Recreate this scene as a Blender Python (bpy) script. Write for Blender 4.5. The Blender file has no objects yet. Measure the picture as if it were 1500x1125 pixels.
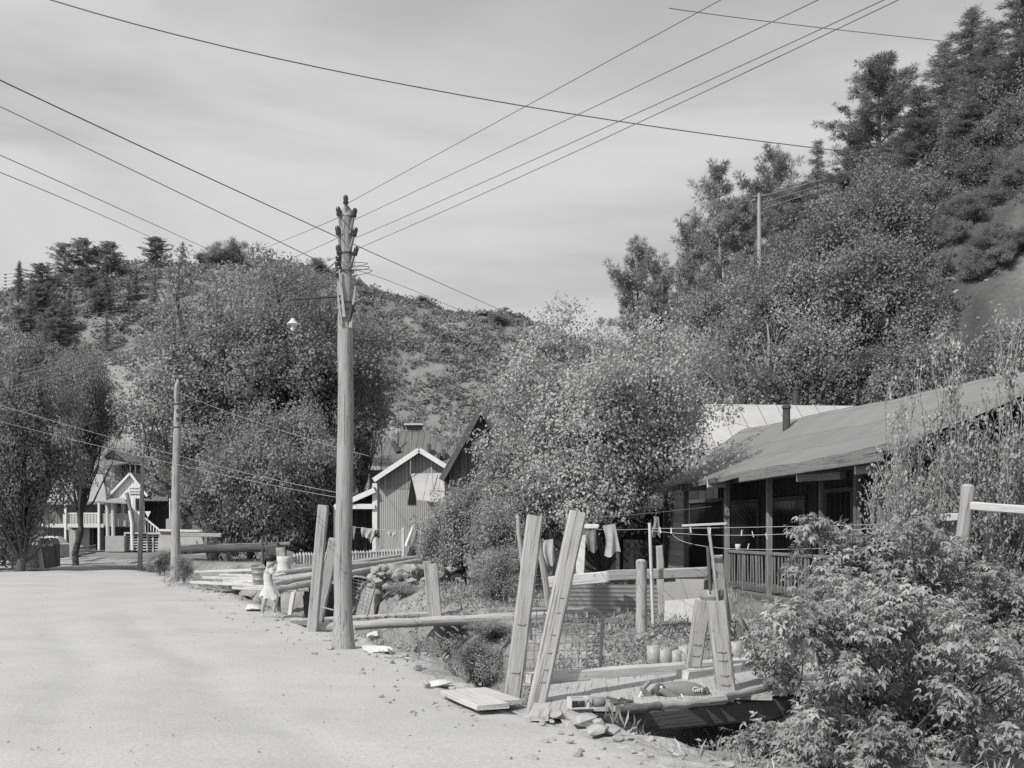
import bpy, math, random
import numpy as np
from mathutils import Vector, Matrix
random.seed(7)
sc = bpy.context.scene
COL = sc.collection
# ------------------------------------------------------------------ camera model
F = 1608.0      # focal length in photo pixels (photo 1500 wide)
HZ = 775.0      # photo row of the horizon
CH = 1.7        # camera height
def P(x, y, Y):
    """photo pixel + depth -> world point"""
    return Vector(((x-750.0)/F*Y, Y, CH-(y-HZ)/F*Y))
def ss(a, b, t):
    t = np.clip((t-a)/(b-a), 0, 1); return t*t*(3-2*t)
_pr = np.random.RandomState(5).rand(256, 256)
def vnoise(x, y):
    x = np.asarray(x, float); y = np.asarray(y, float)
    xi = np.floor(x).astype(int); yi = np.floor(y).astype(int)
    fx = x-xi; fy = y-yi
    fx = fx*fx*(3-2*fx); fy = fy*fy*(3-2*fy)
    g = lambda a, b: _pr[a & 255, b & 255]
    return (g(xi, yi)*(1-fx)+g(xi+1, yi)*fx)*(1-fy)+(g(xi, yi+1)*(1-fx)+g(xi+1, yi+1)*fx)*fy
def fbm(x, y, o=4):
    s = 0; a = .5
    for k in range(o):
        s = s+a*(vnoise(x*2**k+17.3*k, y*2**k+5.1*k)-.5); a *= .5
    return s
# ------------------------------------------------------------------ terrain
EDGE = np.array([(3.3,-12),(3.0,2),(2.2,5),(1.15,8.3),(.62,9.7),(-.40,11.6),(-1.35,14.8),(-2.15,16.4),(-3.5,19.5),(-4.6,22),(-6.6,27),(-9.6,35),(-14.5,47),(-20,58),(-35,82),(-60,118),(-100,170)], float)
def edge_d(X, Y):
    X = np.asarray(X, float); Y = np.asarray(Y, float)
    best = np.full(X.shape, 1e9); sgn = np.ones(X.shape)
    for (ax, ay), (bx, by) in zip(EDGE[:-1], EDGE[1:]):
        dx, dy = bx-ax, by-ay; L2 = dx*dx+dy*dy
        t = np.clip(((X-ax)*dx+(Y-ay)*dy)/L2, 0, 1)
        px = X-(ax+t*dx); py = Y-(ay+t*dy)
        dd = np.sqrt(px*px+py*py)
        s = np.where(dx*(Y-ay)-dy*(X-ax) < 0, 1.0, -1.0)
        m = dd < best
        best = np.where(m, dd, best); sgn = np.where(m, s, sgn)
    return best*sgn
RX = np.array([-260,-121,-103,-88.7,-78.7,-60,-41.5,-27,-14.3,4.3,21,60,200.])
RZ = np.array([34,44.5,52,57,58.8,58.8,57,52.5,47.5,45.3,40,31,26.])
def road_z(X, Y):
    return np.interp(Y, [0,25,38,60,110,300], [0,0,-.1,-.5,-.5,-.5])
def terr(X, Y, fine=True):
    X = np.asarray(X, float); Y = np.asarray(Y, float)
    d = edge_d(X, Y)+ (fbm(X*.9, Y*.9, 3)*.5)
    rz = road_z(X, Y)
    yard = np.interp(Y, [6,14,24,36,50,70,100], [-.3,-.2,.42,.42,.15,-.3,-.5])
    w = ss(2.1, 3.3, d)
    bank = rz*(1-w)+yard*w
    D = np.interp(Y, [0,9.2,10.4,14,30,45,62], [.12,.14,.6,1.05,1.15,.9,0])
    h = bank - D*ss(.12, .85, d)*(1-ss(1.7, 2.9, d))
    hill = np.interp(X, RX, RZ)*ss(118, 240, Y)*(1-.25*ss(240, 340, Y))
    x0 = np.interp(Y, [0,30,36,43,60,100,150], [13.5,13,12.2,4.6,1.5,-3,-5])
    s = X-x0
    r = np.where(s < 0, 0, np.where(s < 19, s*.95*ss(0, 3.0, s), 18.05+(s-19)*.25))
    r = np.minimum(r, 30)*(1-ss(110, 200, Y))
    h = h + np.maximum(hill, r)
    # bank left of the road
    h = h + 1.6*ss(0, 12, -d-14-0*Y)*ss(20, 40, Y)*0
    far = np.maximum(hill, r)
    h = h + ss(1, 6, far)*(fbm(X*.12, Y*.12, 4)*5.0+fbm(X*.5, Y*.5, 4)*1.3)
    if fine:
        off = ss(-.1, .5, d)
        h = h + off*(fbm(X*2.2, Y*2.2, 4)*.22) + fbm(X*.35, Y*.35, 2)*.10*(1-off)
    return h
def tz(x, y):
    return float(terr(np.array([x]), np.array([y]))[0])
def G(x, y, z=0.0):
    """photo pixel on a horizontal plane at height z"""
    Y = (CH-z)*F/(y-HZ); return Vector(((x-750)/F*Y, Y, z))
# ------------------------------------------------------------------ materials
def _n(nt, t, **k):
    n = nt.nodes.new(t)
    for a, v in k.items(): setattr(n, a, v)
    return n
def _math(nt, op, a, b=None, clamp=False):
    n = nt.nodes.new('ShaderNodeMath'); n.operation = op; n.use_clamp = clamp
    for i, v in enumerate((a, b)):
        if v is None: continue
        if isinstance(v, (int, float)): n.inputs[i].default_value = v
        else: nt.links.new(v, n.inputs[i])
    return n.outputs[0]
def mat(name, base, var=.3, scale=4.0, stretch=(1,1,1), coord='gc', rough=.85, bump=.25, fine=.15, fscale=40.0,
        seam=None, spec=.25, metal=0.0, crack=0.0):
    """grey material: coarse + fine noise over the piece's own grain coordinates, optional board seams"""
    m = bpy.data.materials.new(name); m.use_nodes = True
    nt = m.node_tree; L = nt.links
    b = nt.nodes['Principled BSDF']
    b.inputs['Roughness'].default_value = rough
    b.inputs['Specular IOR Level'].default_value = spec
    b.inputs['Metallic'].default_value = metal
    if coord == 'gc':
        c = _n(nt, 'ShaderNodeAttribute', attribute_name='gc').outputs['Vector']
    else:
        c = _n(nt, 'ShaderNodeTexCoord').outputs['Object']
    mp = _n(nt, 'ShaderNodeMapping'); mp.inputs['Scale'].default_value = stretch
    L.new(c, mp.inputs['Vector'])
    def noise(s, det=4.0, src=None):
        n = _n(nt, 'ShaderNodeTexNoise'); n.inputs['Scale'].default_value = s; n.inputs['Detail'].default_value = det
        n.inputs['Roughness'].default_value = .6
        L.new(src or mp.outputs['Vector'], n.inputs['Vector']); return n.outputs['Fac']
    n1 = noise(scale); n2 = noise(fscale, 3.0); n3 = noise(scale*.35, 2.0, c)
    v = _math(nt, 'ADD', _math(nt, 'MULTIPLY', _math(nt, 'SUBTRACT', n1, .5), 2.4*var), 1.0)
    v = _math(nt, 'ADD', v, _math(nt, 'MULTIPLY', _math(nt, 'SUBTRACT', n2, .5), 2.4*fine))
    v = _math(nt, 'ADD', v, _math(nt, 'MULTIPLY', _math(nt, 'SUBTRACT', n3, .5), 1.2*var))
    hgt = _math(nt, 'ADD', _math(nt, 'MULTIPLY', n1, .6), _math(nt, 'MULTIPLY', n2, .4))
    if seam:
        sx = _n(nt, 'ShaderNodeSeparateXYZ'); L.new(c, sx.inputs[0])
        q = _math(nt, 'DIVIDE', sx.outputs['XYZ'.index(seam[0])], seam[1])
        fr = _math(nt, 'FRACT', q)
        edge = _math(nt, 'MULTIPLY', _math(nt, 'ABSOLUTE', _math(nt, 'SUBTRACT', fr, .5)), 2.0)
        gap = _math(nt, 'GREATER_THAN', edge, 1.0-seam[2])
        wn = _n(nt, 'ShaderNodeTexWhiteNoise', noise_dimensions='1D'); L.new(_math(nt, 'FLOOR', q), wn.inputs['W'])
        v = _math(nt, 'MULTIPLY', v, _math(nt, 'ADD', _math(nt, 'MULTIPLY', wn.outputs['Value'], seam[3]), 1-.5*seam[3]))
        v = _math(nt, 'MULTIPLY', v, _math(nt, 'SUBTRACT', 1.0, _math(nt, 'MULTIPLY', gap, .75)))
        hgt = _math(nt, 'SUBTRACT', hgt, gap)
    if crack:
        m2 = _n(nt, 'ShaderNodeMapping'); m2.inputs['Scale'].default_value = (stretch[0]*2.2, stretch[1]*2.2, stretch[2]*.55); L.new(c, m2.inputs['Vector'])
        n4 = noise(scale*.9, 3.0, m2.outputs['Vector'])
        mr = _n(nt, 'ShaderNodeMapRange', interpolation_type='SMOOTHSTEP'); mr.inputs['From Min'].default_value = .58; mr.inputs['From Max'].default_value = .66
        L.new(n4, mr.inputs['Value'])
        n5 = noise(scale*2.6, 2.0, c)      # knots and stains
        m5 = _n(nt, 'ShaderNodeMapRange', interpolation_type='SMOOTHSTEP'); m5.inputs['From Min'].default_value = .66; m5.inputs['From Max'].default_value = .74
        L.new(n5, m5.inputs['Value'])
        v = _math(nt, 'MULTIPLY', v, _math(nt, 'SUBTRACT', 1.0, _math(nt, 'MULTIPLY', mr.outputs[0], crack)))
        v = _math(nt, 'MULTIPLY', v, _math(nt, 'SUBTRACT', 1.0, _math(nt, 'MULTIPLY', m5.outputs[0], crack*.8)))
        hgt = _math(nt, 'SUBTRACT', hgt, _math(nt, 'MULTIPLY', mr.outputs[0], .9))
    v = _math(nt, 'MAXIMUM', _math(nt, 'MULTIPLY', v, base), .004)
    cb = _n(nt, 'ShaderNodeCombineColor')
    for i in range(3): L.new(v, cb.inputs[i])
    L.new(cb.outputs[0], b.inputs['Base Color'])
    if bump:
        bp = _n(nt, 'ShaderNodeBump'); bp.inputs['Strength'].default_value = bump; bp.inputs['Distance'].default_value = .02
        L.new(hgt, bp.inputs['Height']); L.new(bp.outputs[0], b.inputs['Normal'])
    return m
def leafmat(name, base, trans=.35, var=.5, rough=.65, clump=.9, spec=.12):
    m = bpy.data.materials.new(name); m.use_nodes = True
    nt = m.node_tree; L = nt.links
    b = nt.nodes['Principled BSDF']; out = nt.nodes['Material Output']
    r = _n(nt, 'ShaderNodeAttribute', attribute_name='rnd').outputs['Fac']
    tc = _n(nt, 'ShaderNodeTexCoord').outputs['Object']
    n = _n(nt, 'ShaderNodeTexNoise'); n.inputs['Scale'].default_value = clump; n.inputs['Detail'].default_value = 2
    L.new(tc, n.inputs['Vector'])
    v = _math(nt, 'ADD', _math(nt, 'MULTIPLY', r, var), 1-var*.5)
    v = _math(nt, 'MULTIPLY', v, _math(nt, 'ADD', _math(nt, 'MULTIPLY', _math(nt, 'SUBTRACT', n.outputs['Fac'], .5), 1.2), 1.0))
    oi = _n(nt, 'ShaderNodeObjectInfo')
    v = _math(nt, 'MULTIPLY', v, _math(nt, 'ADD', _math(nt, 'MULTIPLY', oi.outputs['Random'], .3), .85))
    v = _math(nt, 'MAXIMUM', _math(nt, 'MULTIPLY', v, base), .01)
    cb = _n(nt, 'ShaderNodeCombineColor')
    for i in range(3): L.new(v, cb.inputs[i])
    L.new(cb.outputs[0], b.inputs['Base Color'])
    b.inputs['Roughness'].default_value = rough; b.inputs['Specular IOR Level'].default_value = spec
    t = _n(nt, 'ShaderNodeBsdfTranslucent'); L.new(cb.outputs[0], t.inputs['Color'])
    mx = _n(nt, 'ShaderNodeMixShader'); mx.inputs[0].default_value = trans
    L.new(b.outputs[0], mx.inputs[1]); L.new(t.outputs[0], mx.inputs[2]); L.new(mx.outputs[0], out.inputs['Surface'])
    return m
M = {}
M['timber'] = mat('weathered_timber', .36, .22, 3.0, (9,9,.7), bump=.5, fine=.22, fscale=9, crack=.42)
M['timber_pale'] = mat('pale_timber', .50, .16, 3.0, (9,9,.7), bump=.35, fine=.14, fscale=9, crack=.42)
M['timber_dark'] = mat('dark_timber', .11, .35, 3.0, (9,9,.7), bump=.5, fine=.25, fscale=9, crack=.42)
M['timber_mid'] = mat('grey_timber', .20, .3, 3.0, (9,9,.7), bump=.5, fine=.22, fscale=9, crack=.42)
M['porch_wood'] = mat('porch_wood', .12, .3, 3.0, (9,9,.7), bump=.4, fine=.2, fscale=9, crack=.42)
M['charred'] = mat('charred_timber', .13, .6, 4.0, (5,5,1.4), bump=.8, fine=.3, fscale=9)
M['log'] = mat('peeled_log', .40, .25, 3.0, (7,7,.8), bump=.6, fine=.25, fscale=9, crack=.42)
M['log_dark'] = mat('dark_log', .09, .35, 3.0, (7,7,.8), bump=.6, fine=.25, fscale=9, crack=.42)
M['deck'] = mat('deck_boards', .40, .18, 3.0, (6,6,.8), bump=.4, fine=.18, fscale=10, crack=.42)
M['pole'] = mat('pole_wood', .34, .22, 2.6, (12,12,.35), bump=.7, fine=.28, fscale=8, crack=.42)
M['bark'] = mat('bark', .10, .4, 4.0, (5,5,1), bump=.8, fine=.3, fscale=9)
M['bark_pale'] = mat('pale_bark', .26, .3, 4.0, (5,5,1), bump=.5, fine=.2, fscale=9)
M['white'] = mat('white_paint', .68, .18, 4.0, (3,3,1), bump=.12, fine=.06)
M['whiteboards'] = mat('white_board_siding', .74, .08, 3.0, (1,1,1), bump=.1, fine=.05, seam=('X', .3, .08, .1))
M['cream'] = mat('dull_white_paint', .55, .14, 4.0, (3,3,1), bump=.15, fine=.08)
M['corr'] = mat('corrugated_iron', .30, .22, 1.3, (1,1,1), bump=.12, fine=.10, rough=.6, spec=.4)
M['corr_wall'] = mat('corrugated_wall', .37, .12, .9, (1,1,1), bump=.3, fine=.06, seam=('X', .11, .2, .10))
M['corr_dark'] = mat('board_gable', .25, .2, 2.0, (4,1,1), bump=.3, fine=.12, seam=('X', .18, .12, .3))
M['iron_pale'] = mat('pale_iron_roof', .42, .16, 1.2, (1,1,1), bump=.15, fine=.07, rough=.6, seam=('X', .66, .03, .12))
M['iron_sheet'] = mat('weathered_sheet_iron', .44, .22, 2.2, (1,1,1), bump=.25, fine=.12, rough=.65)
M['tar'] = mat('tar_paper', .205, .16, 1.1, (1,1,1), bump=.25, fine=.10, seam=('Y', .92, .012, .10))
M['tar_far'] = mat('far_roofing', .15, .16, .6, (1,1,1), bump=.2, fine=.10, seam=('X', .5, .08, .12))
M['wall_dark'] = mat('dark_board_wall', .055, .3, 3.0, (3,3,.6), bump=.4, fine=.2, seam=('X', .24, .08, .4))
M['wall_barn'] = mat('barn_boards', .13, .3, 3.0, (3,3,.6), bump=.4, fine=.2, seam=('X', .22, .1, .5))
M['wall_far'] = mat('far_board_wall', .16, .25, 2.0, (1,1,1), bump=.3, fine=.15, seam=('X', .3, .1, .35))
M['black'] = mat('dark_opening', .018, .1, 2.0, bump=0)
M['glass'] = mat('dark_glass', .03, .1, 2.0, bump=0, rough=.12, spec=.5)
M['concrete'] = mat('concrete', .36, .2, 1.6, coord='Object', bump=.3, fine=.12)
M['stone'] = mat('rubble_stone', .33, .4, 3.0, coord='Object', bump=.7, fine=.2, fscale=20)
M['stone_white'] = mat('pale_stone', .56, .18, 4.0, coord='Object', bump=.6, fine=.12, fscale=22)
M['wire'] = mat('dark_wire', .12, .1, 2.0, bump=0, rough=.6)
M['wire_pale'] = mat('galvanised_wire', .26, .15, 3.0, bump=0, rough=.5, spec=.5)
M['pipe'] = mat('old_pipe', .30, .25, 6.0, bump=.1, rough=.5, spec=.5)
M['pipe_dark'] = mat('rusty_pipe', .07, .35, 6.0, bump=.2)
M['rope'] = mat('clothes_rope', .55, .15, 6.0, bump=.1)
M['glassy'] = mat('insulator_glass', .035, .2, 3.0, bump=0, rough=.15, spec=.6)
M['galv'] = mat('galvanised_metal', .27, .18, 4.0, coord='Object', bump=.08, rough=.45, spec=.5)
M['tin'] = mat('tin_can', .34, .3, 6.0, coord='Object', bump=.1, rough=.5, spec=.5)
M['cloth_white'] = mat('white_cloth', .62, .16, 5.0, coord='Object', bump=.2, fine=.05)
M['cloth_dress'] = mat('worn_cotton', .55, .2, 9.0, coord='Object', bump=.3, fine=.08)
M['cloth_mid'] = mat('grey_cloth', .22, .22, 6.0, coord='Object', bump=.2, fine=.1)
M['cloth_light'] = mat('light_cloth', .40, .25, 6.0, coord='Object', bump=.2, fine=.1)
M['cloth_dark'] = mat('dark_cloth', .04, .2, 6.0, coord='Object', bump=.2)
M['skin'] = mat('skin', .42, .08, 4.0, coord='Object', bump=.05, fine=.04, rough=.55)
M['hair'] = mat('dark_hair', .025, .3, 30.0, coord='Object', bump=.5, rough=.45)
M['toy'] = mat('toy_paint', .20, .25, 9.0, coord='Object', bump=.1, rough=.5)
M['toy_dark'] = mat('toy_dark_paint', .10, .25, 9.0, coord='Object', bump=.1, rough=.5)
M['toy_tube'] = mat('toy_tube', .22, .25, 9.0, coord='Object', bump=.1, rough=.4, spec=.5)
M['road'] = mat('dusty_road', .425, .13, .45, coord='Object', bump=.75, fine=.24, fscale=30, rough=.95, spec=.05)
M['car'] = mat('car_paint', .5, .05, 1, coord='Object', bump=0, rough=.3, spec=.5)
L_tree = leafmat('leaf_tree', 0.42, .38, .34, clump=.8)
L_big = leafmat('leaf_big', 0.29, .32, .34, clump=.35)
L_dark = leafmat('leaf_dark', 0.26, .3, .34, clump=.3)
L_light = leafmat('leaf_light', 0.4, .38, .34, clump=.5)
L_pine = leafmat('needle', 0.3, .22, .8, clump=.5, rough=.6)
L_fir = leafmat('fir_needle', 0.27, .22, .8, clump=.5, rough=.6)
L_scrub = leafmat('scrub_leaf', 0.24, .25, .5, clump=.10)
L_front = leafmat('front_leaf', .31, .33, .8, rough=.55, clump=1.6, spec=.18)
L_weed = leafmat('weed_leaf', 0.36, .35, .5, clump=1.2)
L_grass = leafmat('grass_blade', 0.4, .3, .8, clump=1.0)
# ------------------------------------------------------------------ mesh helpers
def tag(o, label=None, cat=None, group=None, kind=None):
    if label: o['label'] = label
    if cat: o['category'] = cat
    if group: o['group'] = group
    if kind: o['kind'] = kind
    return o
def thing(name, label, cat, loc=(0,0,0), group=None):
    o = bpy.data.objects.new(name, None); COL.objects.link(o)
    o.empty_display_size = .2
    o.location = loc
    return tag(o, label, cat, group)
def link(name, me, m, parent=None, loc=None):
    o = bpy.data.objects.new(name, me); COL.objects.link(o)
    if m is not None and not me.materials: me.materials.append(m)
    if parent is not None: o.parent = parent
    elif loc is not None: o.location = loc
    return o
def worldloc(o):
    v = Vector((0,0,0))
    while o is not None: v = v+o.location; o = o.parent
    return v
class MB:
    def __init__(s): s.v = []; s.f = []; s.g = []; s.smooth = []
    def add(s, v, f, g=None, smooth=False):
        b = len(s.v); s.v += [tuple(p) for p in v]; s.f += [tuple(i+b for i in q) for q in f]
        s.g += [tuple(p) for p in (g if g is not None else v)]
        s.smooth += [smooth]*len(f); return s
    def beam(s, p0, p1, w, d, up=(0,0,1), taper=1.0, rough=.0, cham=.12, seg=1, rs=random):
        """chamfered timber from p0 to p1; w across, d along 'up' projected"""
        p0 = Vector(p0); p1 = Vector(p1); a = (p1-p0); Ln = a.length; a.normalize()
        up = Vector(up)
        if abs(a.dot(up)) > .98: up = Vector((0,1,0))
        sd = a.cross(up).normalized(); u2 = sd.cross(a).normalized()
        cm = min(w, d)*cham
        pr = [(-w/2+cm,-d/2),(w/2-cm,-d/2),(w/2,-d/2+cm),(w/2,d/2-cm),(w/2-cm,d/2),(-w/2+cm,d/2),(-w/2,d/2-cm),(-w/2,-d/2+cm)]
        V = []; Gc = []; o = rs.random()*40
        for k in range(seg+1):
            t = k/seg; sc_ = 1+(taper-1)*t
            ox = (rs.random()-.5)*rough*w*.35; oy = (rs.random()-.5)*rough*d*.35
            for (x, y) in pr:
                jx = 1+(rs.random()-.5)*rough; jy = 1+(rs.random()-.5)*rough
                V.append(p0+a*(Ln*t + ((rs.random()-.5)*rough*w*1.2 if k in (0, seg) else 0))+sd*(x*sc_*jx+ox)+u2*(y*sc_*jy+oy))
                Gc.append((x+o, y+o*.37, Ln*t+o*2.1))
        Fc = [tuple(range(7,-1,-1)), tuple(seg*8+i for i in range(8))]
        for k in range(seg):
            for i in range(8):
                j = (i+1) % 8
                Fc.append((k*8+i, k*8+j, (k+1)*8+j, (k+1)*8+i))
        return s.add(V, Fc, Gc)
    def tube(s, pts, r, n=8, rough=0.0, cap=True, smooth=True, rs=random):
        pts = [Vector(p) for p in pts]; N = len(pts)
        if isinstance(r, (int, float)): r = [r]*N
        V = []; Gc = []; o = rs.random()*40; Ln = 0
        ref = Vector((.31,.2,.93))
        for k in range(N):
            a = (pts[min(k+1, N-1)]-pts[max(k-1, 0)])
            if a.length < 1e-9: a = Vector((0,0,1))
            a.normalize()
            if k == 0:
                if abs(a.dot(ref)) > .9: ref = Vector((.95,.2,.1))
                sd = a.cross(ref).normalized()
            else:
                sd = (sd-a*sd.dot(a)).normalized(); Ln += (pts[k]-pts[k-1]).length
            u2 = sd.cross(a)
            for i in range(n):
                an = 2*math.pi*i/n; q = r[k]*(1+(rs.random()-.5)*rough)
                V.append(pts[k]+sd*(math.cos(an)*q)+u2*(math.sin(an)*q))
                Gc.append((math.cos(an)*max(r[k], .02)+o, math.sin(an)*max(r[k], .02)+o*.3, Ln+o))
        Fc = []
        for k in range(N-1):
            for i in range(n):
                j = (i+1) % n
                Fc.append((k*n+i, (k+1)*n+i, (k+1)*n+j, k*n+j))
        s.add(V, Fc, Gc, smooth)
        if cap:
            b0 = V[:n]; b1 = V[-n:]
            s.add(b0, [tuple(range(n))], Gc[:n]); s.add(b1, [tuple(range(n-1,-1,-1))], Gc[-n:])
        return s
    def lathe(s, c, prof, n=16, axis=(0,0,1), smooth=True):
        c = Vector(c); a = Vector(axis).normalized()
        ref = Vector((0,1,0)) if abs(a.y) < .9 else Vector((1,0,0))
        u = a.cross(ref).normalized(); w = a.cross(u)
        V = []
        for (r, h) in prof:
            for i in range(n):
                an = 2*math.pi*i/n
                V.append(c+a*h+u*(math.cos(an)*r)+w*(math.sin(an)*r))
        Fc = []
        for k in range(len(prof)-1):
            for i in range(n):
                j = (i+1) % n
                Fc.append((k*n+i, k*n+j, (k+1)*n+j, (k+1)*n+i))
        return s.add(V, Fc, None, smooth)
    def slab(s, pts, vec, g=None):
        """polygon extruded by vec; grain coords: x along first edge, y across"""
        pts = [Vector(p) for p in pts]; vec = Vector(vec); n = len(pts)
        u = (pts[1]-pts[0]).normalized(); nn = vec.normalized(); w = nn.cross(u)
        V = pts+[p+vec for p in pts]
        Gc = [((p-pts[0]).dot(u)+3.0, (p-pts[0]).dot(w)+5.0, (p-pts[0]).dot(nn)) for p in V]
        Fc = [tuple(range(n-1,-1,-1)), tuple(n+i for i in range(n))]
        for i in range(n):
            j = (i+1) % n; Fc.append((i, j, n+j, n+i))
        return s.add(V, Fc, Gc)
    def sheet(s, fn, nu, nv, smooth=True):
        """fn(u,v)->(point, gc)"""
        V = []; Gc = []
        for j in range(nv+1):
            for i in range(nu+1):
                p, g = fn(i/nu, j/nv); V.append(p); Gc.append(g)
        Fc = []
        for j in range(nv):
            for i in range(nu):
                a = j*(nu+1)+i; Fc.append((a, a+1, a+nu+2, a+nu+1))
        return s.add(V, Fc, Gc, smooth)
    def build(s, name, m, parent=None, loc=None):
        o3 = worldloc(parent) if parent is not None else Vector(loc if loc is not None else (0,0,0))
        me = bpy.data.meshes.new(name)
        me.from_pydata([(p[0]-o3.x, p[1]-o3.y, p[2]-o3.z) for p in s.v], [], s.f)
        at = me.attributes.new('gc', 'FLOAT_VECTOR', 'POINT')
        at.data.foreach_set('vector', np.array(s.g, np.float32).ravel())
        me.polygons.foreach_set('use_smooth', s.smooth)
        me.update()
        return link(name, me, m, parent, None if parent is not None else o3)
def npmesh(name, V, Fc, rnd=None, m=None, smooth=False):
    """V (n,3), Fc (k,s) numpy -> mesh"""
    me = bpy.data.meshes.new(name)
    n, (k, s_) = len(V), Fc.shape
    me.vertices.add(n); me.vertices.foreach_set('co', np.asarray(V, np.float32).ravel())
    me.loops.add(k*s_); me.loops.foreach_set('vertex_index', Fc.astype(np.int32).ravel())
    me.polygons.add(k); me.polygons.foreach_set('loop_start', np.arange(0, k*s_, s_, dtype=np.int32))
    me.polygons.foreach_set('use_smooth', np.full(k, smooth))
    me.update(calc_edges=True)
    if rnd is not None:
        at = me.attributes.new('rnd', 'FLOAT', 'POINT'); at.data.foreach_set('value', np.asarray(rnd, np.float32))
    if m is not None: me.materials.append(m)
    return me
def copy_tree(o, parent=None):
    c = o.copy(); COL.objects.link(c)
    if parent is not None: c.parent = parent
    for ch in list(o.children): copy_tree(ch, c)
    return c
# ------------------------------------------------------------------ leaves
T_QUAD = (np.array([(0,0,0),(.32,.5,.06),(0,1,-.04),(-.32,.5,.06)]), np.array([(0,1,2,3)]))
T_WIDE = (np.array([(0,0,0),(.42,.45,.10),(0,1,-.12),(-.42,.45,.10)]), np.array([(0,1,2),(0,2,3)]))
def _leaflets():
    V = []; Fc = []
    for (ang, ln, off) in ((0, 1.0, .30), (58, .78, .18), (-58, .78, .18)):
        a = math.radians(ang); c, s = math.cos(a), math.sin(a)
        b = len(V)
        for (x, y, z) in ((0,0,0),(.23,.38,.07),(.10,.75,-.02),(0,1.0,-.14),(-.10,.75,-.02),(-.23,.38,.07),(0,.45,-.02)):
            X, Y_ = x*ln, y*ln
            V.append((X*c+Y_*s, -X*s+Y_*c+off, z*ln-.25*abs(ang)/58*Y_))
        for t in ((0,1,6),(1,2,6),(2,3,6),(3,4,6),(4,5,6),(5,0,6)): Fc.append(tuple(b+i for i in t))
    return np.array(V), np.array(Fc)
T_COMP = _leaflets()
T_BLADE = (np.array([(-.03,0,0),(.03,0,0),(.02,.6,.05),(0,1,-.1),(-.02,.6,.05)]), np.array([(0,1,2),(0,2,3),(0,3,4)]))
T_NEEDLE = (np.array([(0,0,0),(.05,.4,0),(0,1,0),(-.05,.4,0)]), np.array([(0,1,2,3)]))
def place_leaves(C, N, T, size, tmpl, rs):
    """C centres, N approx. normals, T length directions, size (n,)"""
    n = len(C)
    T = T/np.maximum(np.linalg.norm(T, axis=1, keepdims=True), 1e-6)
    S = np.cross(T, N); S /= np.maximum(np.linalg.norm(S, axis=1, keepdims=True), 1e-6)
    N2 = np.cross(S, T)
    tv, tf = tmpl; k = len(tv)
    V = (C[:,None,:]+size[:,None,None]*(tv[None,:,0:1]*S[:,None,:]+tv[None,:,1:2]*T[:,None,:]+tv[None,:,2:3]*N2[:,None,:])).reshape(-1,3)
    Fc = (tf[None,:,:]+(np.arange(n)*k)[:,None,None]).reshape(-1, tf.shape[1])
    return V, Fc, np.repeat(rs.rand(n), k)
def rsphere(rs, n):
    v = rs.normal(size=(n,3)); return v/np.linalg.norm(v, axis=1, keepdims=True)
def crown_leaves(rs, clumps, size, dens, tmpl, droop=.3, up=.5, squash=.8, fill=.66):
    """clumps: array (x,y,z,r). returns V,F,rnd"""
    Cs = []; Ns = []; Ts = []
    for (x, y, z, r) in clumps:
        n = int(dens*r*r/(size*size))
        if n < 3: continue
        d = rsphere(rs, n); rad = r*(fill+(1-fill)*rs.rand(n)**.7)*(1+.13*rs.normal(size=n))
        # ragged clumps: modulate the radius with direction
        ph = rs.rand(3)*6.28
        rad = rad*(1+.22*np.sin(d[:,0]*4+ph[0])+.22*np.sin(d[:,1]*5+ph[1])+.2*np.sin(d[:,2]*4+ph[2]))
        Cs.append(np.array((x,y,z))+d*rad[:,None]*np.array((1,1,squash)))
        nn = d*.8+np.array((0,0,up))+rs.normal(size=(n,3))*.32
        tt = d*.7+rs.normal(size=(n,3))*.7+np.array((0,0,-droop))
        Ns.append(nn/np.linalg.norm(nn, axis=1, keepdims=True)); Ts.append(tt)
    C = np.concatenate(Cs); N = np.concatenate(Ns); T = np.concatenate(Ts)
    return place_leaves(C, N, T, size*(.65+.7*rs.rand(len(C))), tmpl, rs)
def limb(mb, rs, a, b, r0, r1, bend=.15, n=5, sides=6):
    a = np.array(a, float); b = np.array(b, float); L = np.linalg.norm(b-a)
    o = rs.normal(size=3)*bend*L
    pts = []; 
    for k in range(n+1):
        t = k/n; p = a*(1-t)+b*t+o*math.sin(math.pi*t)*.6+rs.normal(size=3)*.02*L*(0 < k < n)
        pts.append(Vector(p))
    mb.tube(pts, [r0+(r1-r0)*k/n for k in range(n+1)], sides, .1, rs=random)
    return pts
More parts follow.
